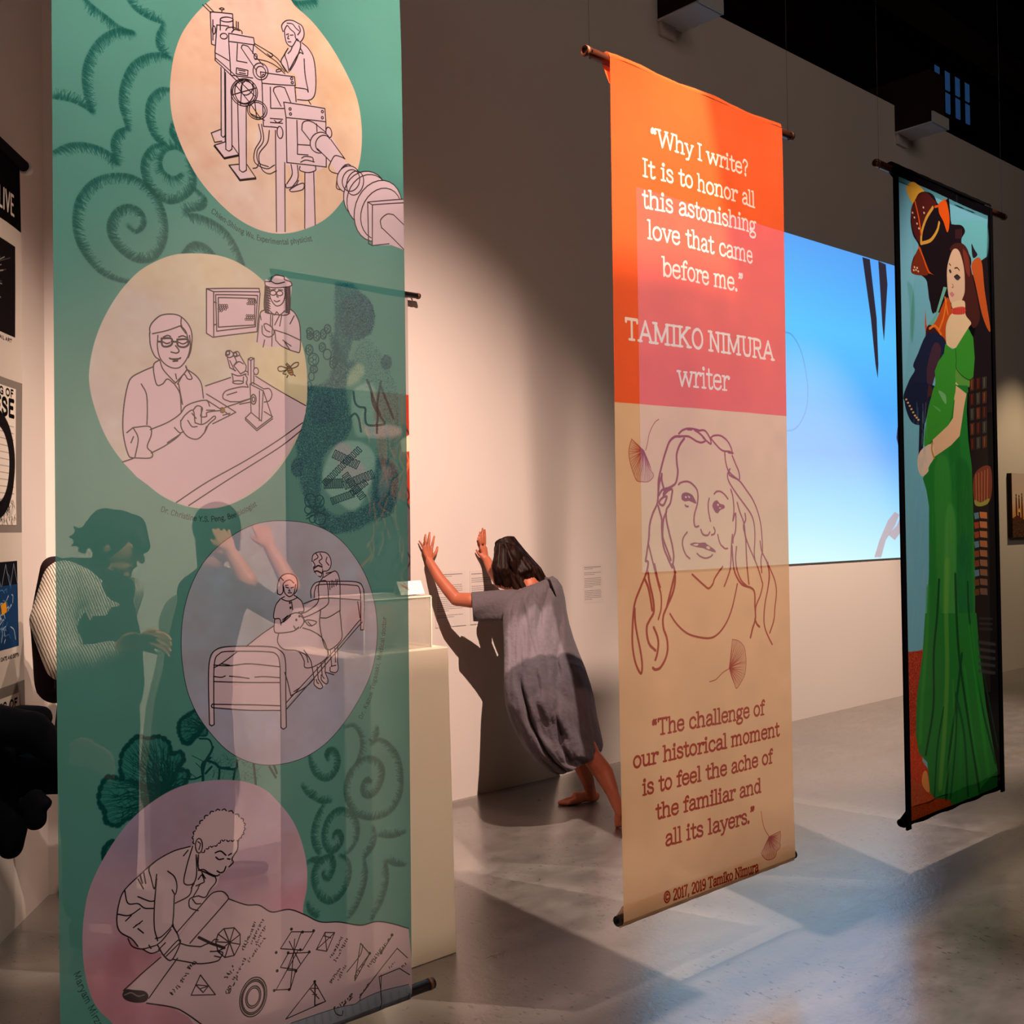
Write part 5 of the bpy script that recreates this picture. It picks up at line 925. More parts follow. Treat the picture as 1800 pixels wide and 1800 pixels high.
# projected film on the wall
pv = art_video(); vm = bpy.data.materials.new('projected_film'); vm.use_nodes = True; nt = vm.node_tree; b_ = nt.nodes['Principled BSDF']; ti = nt.nodes.new('ShaderNodeTexImage'); ti.image = pv.image('film_frame'); ti.extension = 'EXTEND'
nt.links.new(ti.outputs['Color'], b_.inputs['Emission Color']); b_.inputs['Emission Strength'].default_value = 1.0; b_.inputs['Base Color'].default_value = (.1, .1, .1, 1); b_.inputs['Roughness'].default_value = .8
sx0, sx1 = 5.46, 5.46+1.92*1.85; sz0, sz1 = 1.235, 3.855
t = thing('projection_screen', 'large bright blue projected film frame glowing on the wall', 'screen', (sx0, 4.76, sz0))
box('screen_board', sx0, sx1, 4.757, 4.769, sz0, sz1, mat('screen_white', (210, 210, 210)), t)
mesh('film_picture', [(sx0, 4.756, sz0), (sx1, 4.756, sz0), (sx1, 4.756, sz1), (sx0, 4.756, sz1)], [(0, 1, 2, 3)], vm, t, uvs=[(0, 0), (1, 0), (1, 1), (0, 1)])
# ------------------------------------------------------------------ hanging banners
def cloth(name, x0, x1, z0, z1, Y, m, parent, wav, nx=28, nz=72, pz=None):
    V = []; U = []; Fc = []
    for j in range(nz+1):
        for i in range(nx+1):
            u, v = i/nx, j/nz; V.append((x0+(x1-x0)*u, Y+wav(u, v), z0+(z1-z0)*v)); U.append((u, v if pz is None else (z0+(z1-z0)*v-pz[0])/(pz[1]-pz[0])))
    for j in range(nz):
        for i in range(nx): a = j*(nx+1)+i; Fc.append((a, a+1, a+nx+2, a+nx+1))
    return mesh(name, V, Fc, m, parent, U, True)
def pocket(name, x0, x1, zc, Y, r, m, parent, tail, up, u_v=None, n=10, bulge=None, nx=24):
    """sleeve of cloth round the pole and the flap sewn down behind (or folded up behind, for the bottom pole)"""
    s_ = 1 if up else -1; prof = [(Y-r, zc)]
    prof = []
    for k in range(n+1):
        a = math.pi*(1-k/n); prof.append((Y+.0+r*math.cos(a), zc+s_*r*math.sin(a)))
    for k in range(1, 4): prof.append((Y+r-(2*r-.004)*k/3, zc-s_*tail*k/3))
    V = []; Fc = []; U = []
    for i in range(nx+1):
        x = x0+(x1-x0)*i/nx
        for k, (y, z) in enumerate(prof): V.append((x, y+.0015*math.sin(i*1.9+k), z+(bulge(i/nx) if bulge else 0))); U.append((i/nx, u_v[0]+(u_v[1]-u_v[0])*k/(len(prof)-1) if u_v else .5))
    m_ = len(prof)
    for i in range(nx):
        for k in range(m_-1): Fc.append((i*m_+k, (i+1)*m_+k, (i+1)*m_+k+1, i*m_+k+1))
    return mesh(name, V, Fc, m, parent, U, True)
M_ROD = mat('brown_pole', (70, 34, 20), .35, .5, noise=.4, scale=30); M_RODD = mat('dark_pole', (34, 24, 22), .35, .5, noise=.4, scale=30); M_CAP = mat('pole_end_ring', (120, 78, 50), .45, .4, .2); M_WIRE = mat('thin_wire', (90, 84, 80), .4, .5, .8)
def rodset(t, x0, x1, z, Y, r, m, wires=None, cap=True):
    tube('pole', [(x0, Y, z), (x1, Y, z)], r, m, t, 16, hollow=r*.62)
    if cap:
        for x, s_ in ((x0, 1), (x1, -1)): tube('pole_ring', [(x+s_*.006, Y, z), (x+s_*.016, Y, z)], r*1.07, M_CAP, t, 16)
    for x in wires or (): tube('hanging_wire', [(x, Y, z+r*.9), (x, Y, 11.45)], .0006, M_WIRE, t, 6); tube('wire_loop', [(x-.004, Y, z), (x-.004, Y-r*1.15, z), (x, Y, z+r*1.2), (x+.004, Y+r*1.15, z), (x+.004, Y, z-r*1.1)], .0025, M_WIRE, t, 6)
YB = 2.3; YP = YB+.022      # the poles lie just behind the cloth, inside its sleeves
pt = art_teal(); it = pt.image('teal_banner_print'); M_T = clothmat('sheer_teal_cloth', it, through=.23, back=.35)
t = thing('hanging_banner', 'teal green banner with four oval line drawings of women at work', 'banner', (.784, YB, .3))
cloth('banner_cloth', .784, 1.689, .319, 3.07, YB, M_T, t, lambda u, v: min(1, v*12)*min(1, (1-v)*12)*(.006*math.sin(u*9+v*3)+.003*math.sin(u*23+1)), pz=(.30, 3.07))
pocket('top_sleeve', .784, 1.689, 3.07, YP, .022, M_T, t, .07, True, (.99, .97)); pocket('bottom_sleeve', .784, 1.689, .319, YP, .021, M_T, t, .08, False, (.007, 0))
rodset(t, .68, 1.79, 3.07, YP, .0155, M_RODD, (.72, 1.75)); rodset(t, .69, 1.776, .316, YP, .0155, M_RODD)
po = art_orange(); io = po.image('orange_banner_print'); M_O = clothmat('sheer_orange_cloth', io, through=.16, back=.35, tint=.35)
t = thing('hanging_banner', 'orange and cream banner with quotations and a line portrait of a long haired woman', 'banner', (2.52, YB, .3))
def ow(u, v): return min(1, v*14)*min(1, (1-v)*14)*(.004*math.sin(u*7+v*2)+.003*math.sin(u*19+v*5)*(.3+.7*v)+.0025*math.sin(u*41)*v**3)
cloth('banner_cloth', 2.523, 3.488, .292, 3.062, YB, M_O, t, ow, pz=(.272, 3.07))
pocket('top_sleeve', 2.523, 3.488, 3.062, YP, .021, M_O, t, .085, True, (.99, .97), bulge=lambda u: .004*math.sin(u*14)); pocket('bottom_sleeve', 2.523, 3.488, .292, YP, .021, M_O, t, .05, False, (.007, .0))
rodset(t, 2.425, 3.586, 3.060, YP, .0165, M_ROD, (2.45, 3.56)); rodset(t, 2.515, 3.51, .292, YP, .0165, M_RODD, None, False)
pg = art_green(); ig = pg.image('painted_banner_print'); M_G = clothmat('painted_cloth', ig, through=.05, back=.3)
t = thing('hanging_banner', 'black edged painted banner of a woman in a long green dress', 'banner', (4.375, YB, .23))
cloth('banner_cloth', 4.345, 5.30, .25, 3.10, YB, M_G, t, lambda u, v: .003*math.sin(u*8+v*2)+.003*math.sin(u*3+v*7), pz=(.225, 3.13))
MB_ = clothmat('black_hem_cloth', None, (14, 12, 14), .0, .1)
pocket('top_sleeve', 4.345, 5.30, 3.105, YP, .024, MB_, t, .06, True); pocket('bottom_sleeve', 4.345, 5.30, .25, YP, .024, MB_, t, .06, False, bulge=lambda u: .003*math.sin(u*25))
box('side_hem', 4.335, 4.372, YB-.004, YB+.004, .22, 3.1, MB_, t); box('side_hem', 5.272, 5.305, YB-.004, YB+.004, .22, 3.1, MB_, t)
rodset(t, 4.222, 5.50, 3.098, YP, .0165, M_ROD, (4.25, 5.47)); rodset(t, 4.325, 5.315, .25, YP, .017, M_BLACK, None, False)
# wall hung banner behind the teal one
def wb():
    p = direct(.76, 1.62, 300, (176, 166, 162)); h = p.h; r = p.rng
    p.fill(np.array([(0, .55), (.76, .55), (.76, 1.62), (0, 1.62)])*300, (92, 80, 84), raw=True)
    p.fill(np.array([(.5, .55), (.76, .55), (.76, 1.15), (.62, 1.1), (.55, .9)])*300, (170, 52, 30), raw=True)
    for _ in range(60):
        a = np.array([.45+.3*r.random(), .6+.9*r.random()]); p._line(p.T(catmull([a, a+[.03*r.normal(), .06], a+[.03*r.normal(), .12]])), 3, (210, 120, 70) if r.random() < .4 else (40, 30, 40), .8)
    p.fill(np.array([(.70, .80), (.76, .77), (.76, .86), (.71, .87)])*300, (240, 220, 190), raw=True)
    return p
M_WB = clothmat('painted_wall_cloth', wb().image('wall_banner_print'), through=.02, back=.1)
t = thing('wall_banner', 'dark and red painted banner on the wall showing past the edge of the teal banner', 'banner', (2.74, 4.72, 1.22))
cloth('banner_cloth', 2.742, 3.496, 1.22, 2.84, 4.715, M_WB, t, lambda u, v: .004*math.sin(u*6+v*3)+.01*(1-v)**4, 16, 40)
rodset(t, 2.66, 3.575, 2.845, 4.715, .0155, M_RODD, None); tube('bottom_bar', [(2.742, 4.715, 1.225), (3.505, 4.715, 1.225)], .009, M_RODD, t, 10)
for x in (2.68, 3.55): tube('wall_hook', [(x, 4.715, 2.85), (x, 4.769, 2.87)], .005, M_WIRE, t, 6)
# wall hung poster banner on the left wall
pp = art_poster(); M_P = clothmat('poster_cloth', pp.image('poster_print'), through=.0, back=.1)
def lw(s_, z, off): return (WX+DX*s_+.802*off, WY+DY*s_-.597*off, z)
t = thing('poster_banner', 'black and white poster banner of book covers hanging on the left wall', 'banner', lw(.5, .4, .04))
L0, L1 = .40, 1.02; V = []; U = []; Fc = []
for j in range(31):
    for i in range(9):
        s_ = L1+(L0-L1)*i/8; V.append(lw(s_, .52+2.5*j/30, .045+.004*math.sin(i*.9+j*.3))); U.append((i/8, j/30))
for j in range(30):
    for i in range(8): a = j*9+i; Fc.append((a, a+1, a+10, a+9))
mesh('banner_cloth', V, Fc, M_P, t, U, True)
tube('pole', [lw(.36, 3.03, .045), lw(1.08, 3.03, .045)], .022, M_BLACK, t, 16); tube('pole_cap', [lw(.325, 3.03, .045), lw(.362, 3.03, .045)], .027, M_BR, t, 16)
tube('bottom_bar', [lw(.40, .52, .045), lw(1.02, .52, .045)], .012, M_BLACK, t, 10)
for q in (.42, 1.0): tube('wall_hook', [lw(q, 3.04, .045), lw(q, 3.07, 0)], .005, M_WIRE, t, 6)
# ------------------------------------------------------------------ pedestal, acrylic box, vessel, card
M_PED = mat('pedestal_paint', (222, 210, 190), .6, .25, noise=.03, scale=6, bump=.05)
v = [(1.98, 3.06, 0), (2.452, 3.06, 0), (2.452, 3.5, 0), (1.98, 3.5, 0), (1.985, 3.065, 1.118), (2.436, 3.065, 1.118), (2.436, 3.495, 1.118), (1.985, 3.495, 1.118)]
o = mesh('pedestal', v, [(3, 2, 1, 0), (4, 5, 6, 7), (0, 1, 5, 4), (1, 2, 6, 5), (2, 3, 7, 6), (3, 0, 4, 7)], M_PED); tag(o, 'tall cream painted plinth standing right of the teal banner', 'pedestal')
b_ = o.modifiers.new('b', 'BEVEL'); b_.width = .003
ma = bpy.data.materials.new('acrylic'); ma.use_nodes = True; N = ma.node_tree.nodes; K = ma.node_tree.links; N.remove(N['Principled BSDF'])
x_ = N.new('ShaderNodeBsdfTransparent'); x_.inputs[0].default_value = (.94, .95, .93, 1); g_ = N.new('ShaderNodeBsdfGlossy'); g_.inputs['Roughness'].default_value = .08; d_ = N.new('ShaderNodeBsdfDiffuse'); d_.inputs[0].default_value = (.8, .74, .66, 1)
m1 = N.new('ShaderNodeMixShader'); m1.inputs[0].default_value = .22; m2 = N.new('ShaderNodeMixShader'); m2.inputs[0].default_value = .08
K.new(x_.outputs[0], m1.inputs[1]); K.new(d_.outputs[0], m1.inputs[2]); K.new(m1.outputs[0], m2.inputs[1]); K.new(g_.outputs[0], m2.inputs[2]); K.new(m2.outputs[0], N['Material Output'].inputs[0])
me_ = mat('acrylic_edge', (232, 226, 206), .3, .5)
bx0, bx1, by0, by1, bz0, bz1 = 2.09, 2.385, 3.10, 3.40, 1.118, 1.305
t = thing('display_case', 'clear acrylic box on the cream plinth', 'display case', (bx0, by0, bz0))
for n_, a in (('front_panel', (bx0, bx1, by0, by0+.004, bz0, bz1-.004)), ('back_panel', (bx0, bx1, by1-.004, by1, bz0, bz1-.004)), ('side_panel', (bx0, bx0+.004, by0+.004, by1-.004, bz0, bz1-.004)), ('side_panel', (bx1-.004, bx1, by0+.004, by1-.004, bz0, bz1-.004)), ('top_panel', (bx0, bx1, by0, by1, bz1-.004, bz1))): box(n_, *a, ma, t)
e = .0025
for a in ((bx0-e, bx1+e, by0-e, by0+e, bz1-e, bz1+e), (bx0-e, bx1+e, by1-e, by1+e, bz1-e, bz1+e), (bx1-e, bx1+e, by0-e, by0+e, bz0+.001, bz1), (bx1-e, bx1+e, by1-e, by1+e, bz0+.001, bz1), (bx0-e, bx0+e, by0-e, by0+e, bz0+.001, bz1), (bx1-e, bx1+e, by0, by1, bz1-e, bz1+e)): box('edge_strip', *a, me_, t)
mv = mat('orange_glaze', (200, 88, 50), .35, .5, noise=.2, scale=12)
prof = [(.0, .001), (.05, .001), (.085, .03), (.105, .07), (.1, .11), (.075, .145), (.05, .16), (.045, .16), (.07, .14), (.09, .1), (.085, .05), (.0, .02)]
V = []; Fc = []; n = 28
for r_, z_ in prof:
    for k in range(n): V.append((2.225+r_*math.cos(k*2*math.pi/n), 3.235+r_*math.sin(k*2*math.pi/n), 1.119+z_))
for i in range(len(prof)-1):
    for k in range(n): Fc.append((i*n+k, i*n+(k+1) % n, (i+1)*n+(k+1) % n, (i+1)*n+k))
o = mesh('round_vessel', V, Fc, mv, None, smooth=True); tag(o, 'round orange vessel standing inside the clear box', 'vessel')
def cardart():
    p = direct(.13, .055, 1600, (236, 228, 214)); 
    for k in range(7): p._line(p.T([(.016+k*.005, .008+k*.003), (.022+k*.005, .02+k*.003)]), 5, (214, 76, 48), .9)
    for k in range(5): p._line(p.T([(.03+k*.008, .006), (.052+k*.008, .036)]), 1.5, (190, 60, 40), .7) if k < 2 else None
    for k in range(5): p._line(p.T([(.075, .012+k*.007), (.115-(k % 2)*.012, .012+k*.007)]), 2, (120, 90, 80), .8)
    return p
mc = printmat('card_print', cardart().image('card_print')); cx0, cx1 = at(699, 1050, 3.2)[0], at(741, 1050, 3.2)[0]
o = mesh('folded_card', [(cx0, 3.18, 1.309), (cx1, 3.18, 1.309), (cx1, 3.205, 1.358), (cx0, 3.205, 1.358), (cx0, 3.23, 1.309), (cx1, 3.23, 1.309)], [(0, 1, 2, 3), (3, 2, 5, 4)], mc, None, uvs=[(0, 0), (1, 0), (1, 1), (0, 1), (0, 0), (1, 0)]); tag(o, 'small white folded card with orange marks on top of the clear box', 'card')
so = o.modifiers.new('s', 'SOLIDIFY'); so.thickness = .0008
# ------------------------------------------------------------------ wall labels and the far picture
def label(x0, x1, z0, z1, lines, seed, lab, d=.0035):
    m = printmat('label_print', art_panel(x1-x0, z1-z0, lines, seed).image('label_print'))
    t = thing('wall_label', lab, 'label', ((x0+x1)/2, 4.77, z0))
    box('card', x0, x1, 4.7698-d, 4.7698, z0, z1, mat('label_card', (208, 198, 193)), t)
    mesh('printed_face', [(x0, 4.7695-d, z0), (x1, 4.7695-d, z0), (x1, 4.7695-d, z1), (x0, 4.7695-d, z1)], [(0, 1, 2, 3)], m, t, uvs=[(0, 0), (1, 0), (1, 1), (0, 1)])
label(3.70, 3.92, .992, 1.31, [2, 1, 5, 8, 2], 1, 'white text sheet on the wall behind the dancer, left one of the pair')
label(3.955, 4.16, .992, 1.305, [1, 3, 4, 6], 2, 'white text sheet on the wall half hidden by the dancer, right one of the pair')
label(4.90, 5.085, 1.06, 1.31, [2, 2, 6, 6, 1], 3, 'small pale text label on the wall between dancer and orange banner', .0004)
pz0, pz1 = 1.376, 2.044
t = thing('framed_picture', 'canvas photograph of people on a beach at sunset at the far right', 'picture', (11.2, 4.74, 1.38))
box('canvas_block', 11.22, 12.12, 4.72, 4.769, pz0, pz1, M_DARK, t)
mesh('printed_face', [(11.22, 4.719, pz0), (12.12, 4.719, pz0), (12.12, 4.719, pz1), (11.22, 4.719, pz1)], [(0, 1, 2, 3)], printmat('sunset_print', art_sunset().image('sunset_print')), t, uvs=[(0, 0), (1, 0), (1, 1), (0, 1)])
# ------------------------------------------------------------------ people
SKIN = mat('skin_warm', (176, 98, 72), .5, .35, noise=.06, scale=14); SKIN2 = mat('skin_fair', (206, 140, 112), .5, .35, noise=.05, scale=14)
def hairmat(name, rgb):
    m, nt, b = nodes(name); N = nt.nodes; K = nt.links; tc = N.new('ShaderNodeTexCoord'); mp = N.new('ShaderNodeMapping'); mp.inputs['Scale'].default_value = (70, 70, 6); n = N.new('ShaderNodeTexNoise'); n.inputs['Scale'].default_value = 1; n.inputs['Detail'].default_value = 4
    K.new(tc.outputs['Object'], mp.inputs[0]); K.new(mp.outputs[0], n.inputs[0]); r = N.new('ShaderNodeValToRGB'); c = s2l(rgb); r.color_ramp.elements[0].position = .45; r.color_ramp.elements[0].color = tuple(v*.35 for v in c[:3])+(1,); r.color_ramp.elements[1].position = .75; r.color_ramp.elements[1].color = tuple(min(1, v*1.7) for v in c[:3])+(1,)
    K.new(n.outputs[0], r.inputs[0]); K.new(r.outputs[0], b.inputs['Base Color']); b.inputs['Roughness'].default_value = .5; b.inputs['Specular IOR Level'].default_value = .12; q = N.new('ShaderNodeBump'); q.inputs['Strength'].default_value = .6; q.inputs['Distance'].default_value = .004; K.new(n.outputs[0], q.inputs['Height']); K.new(q.outputs[0], b.inputs['Normal'])
    return m
HAIR = hairmat('dark_brown_hair', (40, 22, 16))
def A(px, py, Y): return Vector(at(px, py, Y))
def C9(x, y, Y): return A(720+x/9, 910+y/9, Y)          # from the close look at the hands
def C3(x, y, Y): return A(690+x/3.1024, 900+y/3.1034, Y)
# ---- the dancer pushing against the wall
DB = Vector((4.2, 4.2, 0)); dan = thing('person', 'barefoot dancer in a grey dress leaning with both hands against the wall', 'person', DB)
sg = []
def c(p0, r0, p1, r1, *k): sg.append(('c', p0, r0, p1, r1)+k)
Yw = 4.757
# left hand, fingers spread on the wall
pc = C9(292, 590, Yw-.012)
for base, mid, tip, r in [((222, 480), (192, 425), (152, 368), .0072), ((256, 470), (250, 370), (250, 268), .0078), ((300, 465), (308, 345), (318, 236), .0082), ((352, 480), (370, 380), (390, 292), .0078), ((392, 590), (425, 530), (440, 465), .0085)]:
    b_, m_, t_ = C9(*base, Yw-.012), C9(*mid, Yw-.014), C9(*tip, Yw-.006); c(b_, r*1.12, m_, r*1.02); c(m_, r*1.0, t_, r*.78)
for q in ((235, 540), (268, 530), (305, 530), (345, 540), (375, 600)): c(C9(*q, Yw-.014), .0105, C9(310, 690, Yw-.03), .013)
for q, b_ in (((235, 540), (222, 480)), ((268, 530), (256, 470)), ((305, 530), (300, 465)), ((345, 540), (352, 480)), ((360, 620), (392, 590))): c(C9(*q, Yw-.014), .0105, C9(*b_, Yw-.013), .0085)
wr = C9(320, 700, Yw-.035); fa = C9(470, 960, Yw-.10); el = C9(735, 1290, 4.57); ua = C9(960, 1305, 4.50); shl = C3(655, 500, 4.38)
c(wr, .024, fa, .031); c(fa, .031, C9(620, 1150, 4.60), .036); c(C9(620, 1150, 4.60), .036, el, .036); c(el, .037, ua, .042); c(ua, .042, shl, .052)
# right hand, edge on
for base, mid, tip, r in [((1125, 420), (1100, 370), (1080, 312), .0066), ((1135, 400), (1118, 310), (1110, 228), .0072), ((1158, 400), (1155, 280), (1154, 170), .0078), ((1190, 420), (1192, 300), (1190, 190), .0078), ((1115, 600), (1085, 560), (1056, 512), .008)]:
    Y0 = Yw-.012; c(C9(*base, Y0), r*1.12, C9(*mid, Y0), r); c(C9(*mid, Y0), r, C9(*tip, Y0+.004), r*.78)
for q in ((1130, 470), (1150, 470), (1175, 470), (1200, 480)): c(C9(*q, Yw-.016), .011, C9(1215, 650, Yw-.035), .0135)
c(C9(1130, 590, Yw-.02), .011, C9(1200, 670, Yw-.035), .014); c(C9(1115, 600, Yw-.015), .009, C9(1150, 590, Yw-.02), .011)
wr2 = C9(1225, 670, Yw-.04); el2 = C9(1420, 1010, 4.58); shr = C3(850, 440, 4.30)
c(wr2, .024, C9(1300, 820, Yw-.09), .031); c(C9(1300, 820, Yw-.09), .031, el2, .035); c(el2, .036, shr, .05)
# head (bowed between the arms), neck, trunk
hc = C3(650, 275, 4.47); nk = C3(745, 395, 4.36); chest = C3(770, 560, 4.25); hip = C3(860, 850, 4.08)
dn = (hc-nk).normalized(); side = (shr-shl).normalized(); fw = dn.cross(side).normalized()
if fw.z > 0: fw = -fw
B = Matrix((side, fw, dn)).transposed()
sg.append(('e', hc, (.072, .088, .098), B)); sg.append(('e', hc+fw*.045-dn*.05, (.05, .045, .05), B)); c(hc+fw*.088-dn*.01, .009, hc+fw*.103-dn*.03, .012); c(hc+fw*.082-dn*.055-side*.014, .007, hc+fw*.082-dn*.055+side*.014, .007)
c(hc+fw*.07+dn*.012-side*.04, .012, hc+fw*.07+dn*.012+side*.04, .012)
for s_ in (-1, 1): sg.append(('e', hc+side*.073*s_-dn*.01, (.012, .018, .03), B))
c(nk, .05, hc-dn*.05, .048); c(nk, .052, C3(770, 540, 4.33), .07); c(shl, .045, nk, .042); c(shr, .042, nk, .042); c(C3(770, 540, 4.33), .07, C3(810, 700, 4.24), .07); c(C3(810, 700, 4.24), .07, C3(850, 860, 4.17), .08)
# legs and bare feet
k1 = C3(930, 1180, 4.10); a1 = C3(1088, 1552, 4.19); c(C3(845, 870, 4.17), .08, k1, .052); c(k1, .052, C3(1020, 1350, 4.12), .05); c(C3(1020, 1350, 4.12), .05, C3(1066, 1470, 4.16), .036); c(C3(1066, 1470, 4.16), .034, a1, .030)
def foot(heel, toe, ank, w=.034):
    d = (toe-heel).normalized(); s = d.cross(Vector((0, 0, 1))).normalized()
    c(ank, .031, heel, .030); c(heel, .030, heel.lerp(toe, .5)+Vector((0, 0, .012)), .030); c(ank, .030, heel.lerp(toe, .55)+Vector((0, 0, .02)), .026); c(heel.lerp(toe, .5)+s*.014, .024, heel.lerp(toe, .78)+s*.02, .018); c(heel.lerp(toe, .5)-s*.012, .022, heel.lerp(toe, .76)-s*.024, .016)
    for k, (o_, l, r) in enumerate([(.026, 1.0, .0125), (.010, 1.0, .0095), (-.004, .97, .009), (-.017, .93, .0085), (-.028, .88, .008)]):
        c(heel.lerp(toe, .72)+s*o_*.9, r*1.3, heel.lerp(toe, l)+s*o_-Vector((0, 0, .004)), r)
h1 = A(1046, 1412, 4.19); h1.z = .030; t1 = A(1012, 1416, 4.19); t1.z = .014
dir1 = Vector((t1.x-h1.x, t1.y-h1.y, 0)).normalized(); h1 = Vector((a1.x+.02, a1.y-.0, .030)); foot(h1, h1+dir1*.20+Vector((0, .06, -.016)), a1)
k2 = C3(1085, 1335, 3.98); a2 = C3(1222, 1590, 3.80); c(C3(860, 870, 4.14), .08, C3(985, 1130, 4.06), .062); c(C3(985, 1130, 4.06), .062, k2, .050); c(k2, .052, C3(1150, 1420, 3.93), .053); c(C3(1150, 1420, 3.93), .053, C3(1195, 1520, 3.86), .037); c(C3(1195, 1520, 3.86), .035, a2, .030)
toe2 = A(1094, 1458, 3.72); toe2.z = .014; heel2 = C3(1240, 1622, 3.78); foot(heel2, toe2+Vector((.0, .0, 0)), a2)
blob('body', sg, SKIN, dan, .0042, 5)
for s_ in (-1, 1):
    e = hc+fw*.079+dn*.0+side*.03*s_; blob('eye', [('e', e, (.011, .008, .008), B)], mat('eye_white', (220, 214, 206), .3), dan, .002, 1)
# hair: a bob of many overlapping locks
hs = [('e', hc+dn*.012-fw*.012, (.082, .092, .105), B)]
root = C3(610, 165, 4.47); rr = random.Random(4)
for k in range(64):
    u = k/63; a = -1.15+2.3*u
    p0 = root+side*(a*.045)-fw*(.035*math.cos(a))
    p1 = hc-fw*.085*math.cos(a*1.15)+side*.086*math.sin(a*1.25)+dn*.015*rr.uniform(-1, 1)
    p2 = hc-fw*.075*math.cos(a*1.1)+side*.098*math.sin(a*1.2)-dn*(.10+.02*rr.random())
    ln = .165+.035*rr.random()-(.05 if abs(a) < .4 else 0)
    p3 = hc-fw*.05*math.cos(a*1.1)+side*(.10*math.sin(a*1.2)+.012)-dn*ln+Vector((0, 0, -.02))
    jt = .007*rr.uniform(-1, 1); q_ = .0095+.004*rr.random(); hs += [('c', p0, q_, p1-fw*jt, q_*1.25), ('c', p1-fw*jt, q_*1.25, p2-fw*jt, q_*1.1), ('c', p2-fw*jt, q_*1.1, p3, .0035)]
for k in range(26):
    u = k/25; x0_, y0_ = 575-14*math.sin(u*3.1)+rr.uniform(-4, 4), 205+18*rr.random(); xe, ye = 560+95*u+rr.uniform(-6, 6), 372+36*math.sin(.4+u*1.5)+rr.uniform(-14, 8); Y0 = 4.43-.05*u
    a_, m_, b_ = C3(x0_+45*u, y0_-30*math.sin(u*3.1), Y0), C3(x0_-22+70*u, (y0_+ye)/2, Y0-.035), C3(xe, ye, Y0-.02); hs += [('c', a_, .012, m_, .0145), ('c', m_, .0145, b_, .0035)]
for k in range(18):
    u = k/17; a_ = C3(610+70*u+rr.uniform(-5, 5), 175+25*u, 4.42); m_ = C3(650+70*u, 270+12*u, 4.37); b_ = C3(690+120*u+rr.uniform(-6, 6), 405-48*u*u+rr.uniform(-8, 6), 4.36-.02*u); hs += [('c', a_, .011, m_, .014), ('c', m_, .014, b_, .0035)]
hs += [('e', C3(612, 208, 4.47), (.062, .062, .062)), ('e', C3(650, 260, 4.43), (.075, .07, .085))]
tipR = C3(822, 358, 4.33); hs += [('c', C3(745, 300, 4.40), .022, C3(775, 350, 4.36), .016), ('c', C3(775, 350, 4.36), .016, tipR, .005), ('c', C3(740, 330, 4.38), .02, C3(790, 375, 4.34), .006)]
blob('hair', hs, HAIR, dan, .0035, 3)
# dress: one lofted surface with folds; each ring runs from its left to its right outline point
FAB = mat('grey_cotton', (92, 84, 90), .85, .1, noise=.08, scale=40, bump=.6, sheen=.1)
RG = [((722, 412), (872, 352), 4.33, .055), ((668, 436), (896, 368), 4.31, .085), ((622, 480), (922, 405), 4.29, .115), ((606, 540), (938, 470), 4.27, .14), ((604, 610), (948, 545), 4.25, .15), ((608, 700), (962, 612), 4.22, .155), ((611, 790), (985, 690), 4.19, .165), ((610, 870), (1015, 770), 4.16, .18), ((611, 960), (1048, 850), 4.13, .195),
      ((618, 1050), (1076, 935), 4.11, .205), ((640, 1130), (1098, 1020), 4.10, .21), ((680, 1210), (1112, 1110), 4.09, .21), ((725, 1290), (1130, 1190), 4.08, .205), ((780, 1355), (1142, 1245), 4.07, .195), ((835, 1400), (1146, 1268), 4.06, .18), ((880, 1420), (1140, 1290), 4.06, .165)]
n = 150; V = []; Fc = []; NR = 96
def ringat(f):
    f = min(max(f, 0), len(RG)-1-1e-6); i = int(f); t_ = f-i; a, b = RG[i], RG[i+1]; mx = lambda p, q: tuple(p[k]*(1-t_)+q[k]*t_ for k in (0, 1))
    return mx(a[0], b[0]), mx(a[1], b[1]), a[2]*(1-t_)+b[2]*t_, a[3]*(1-t_)+b[3]*t_
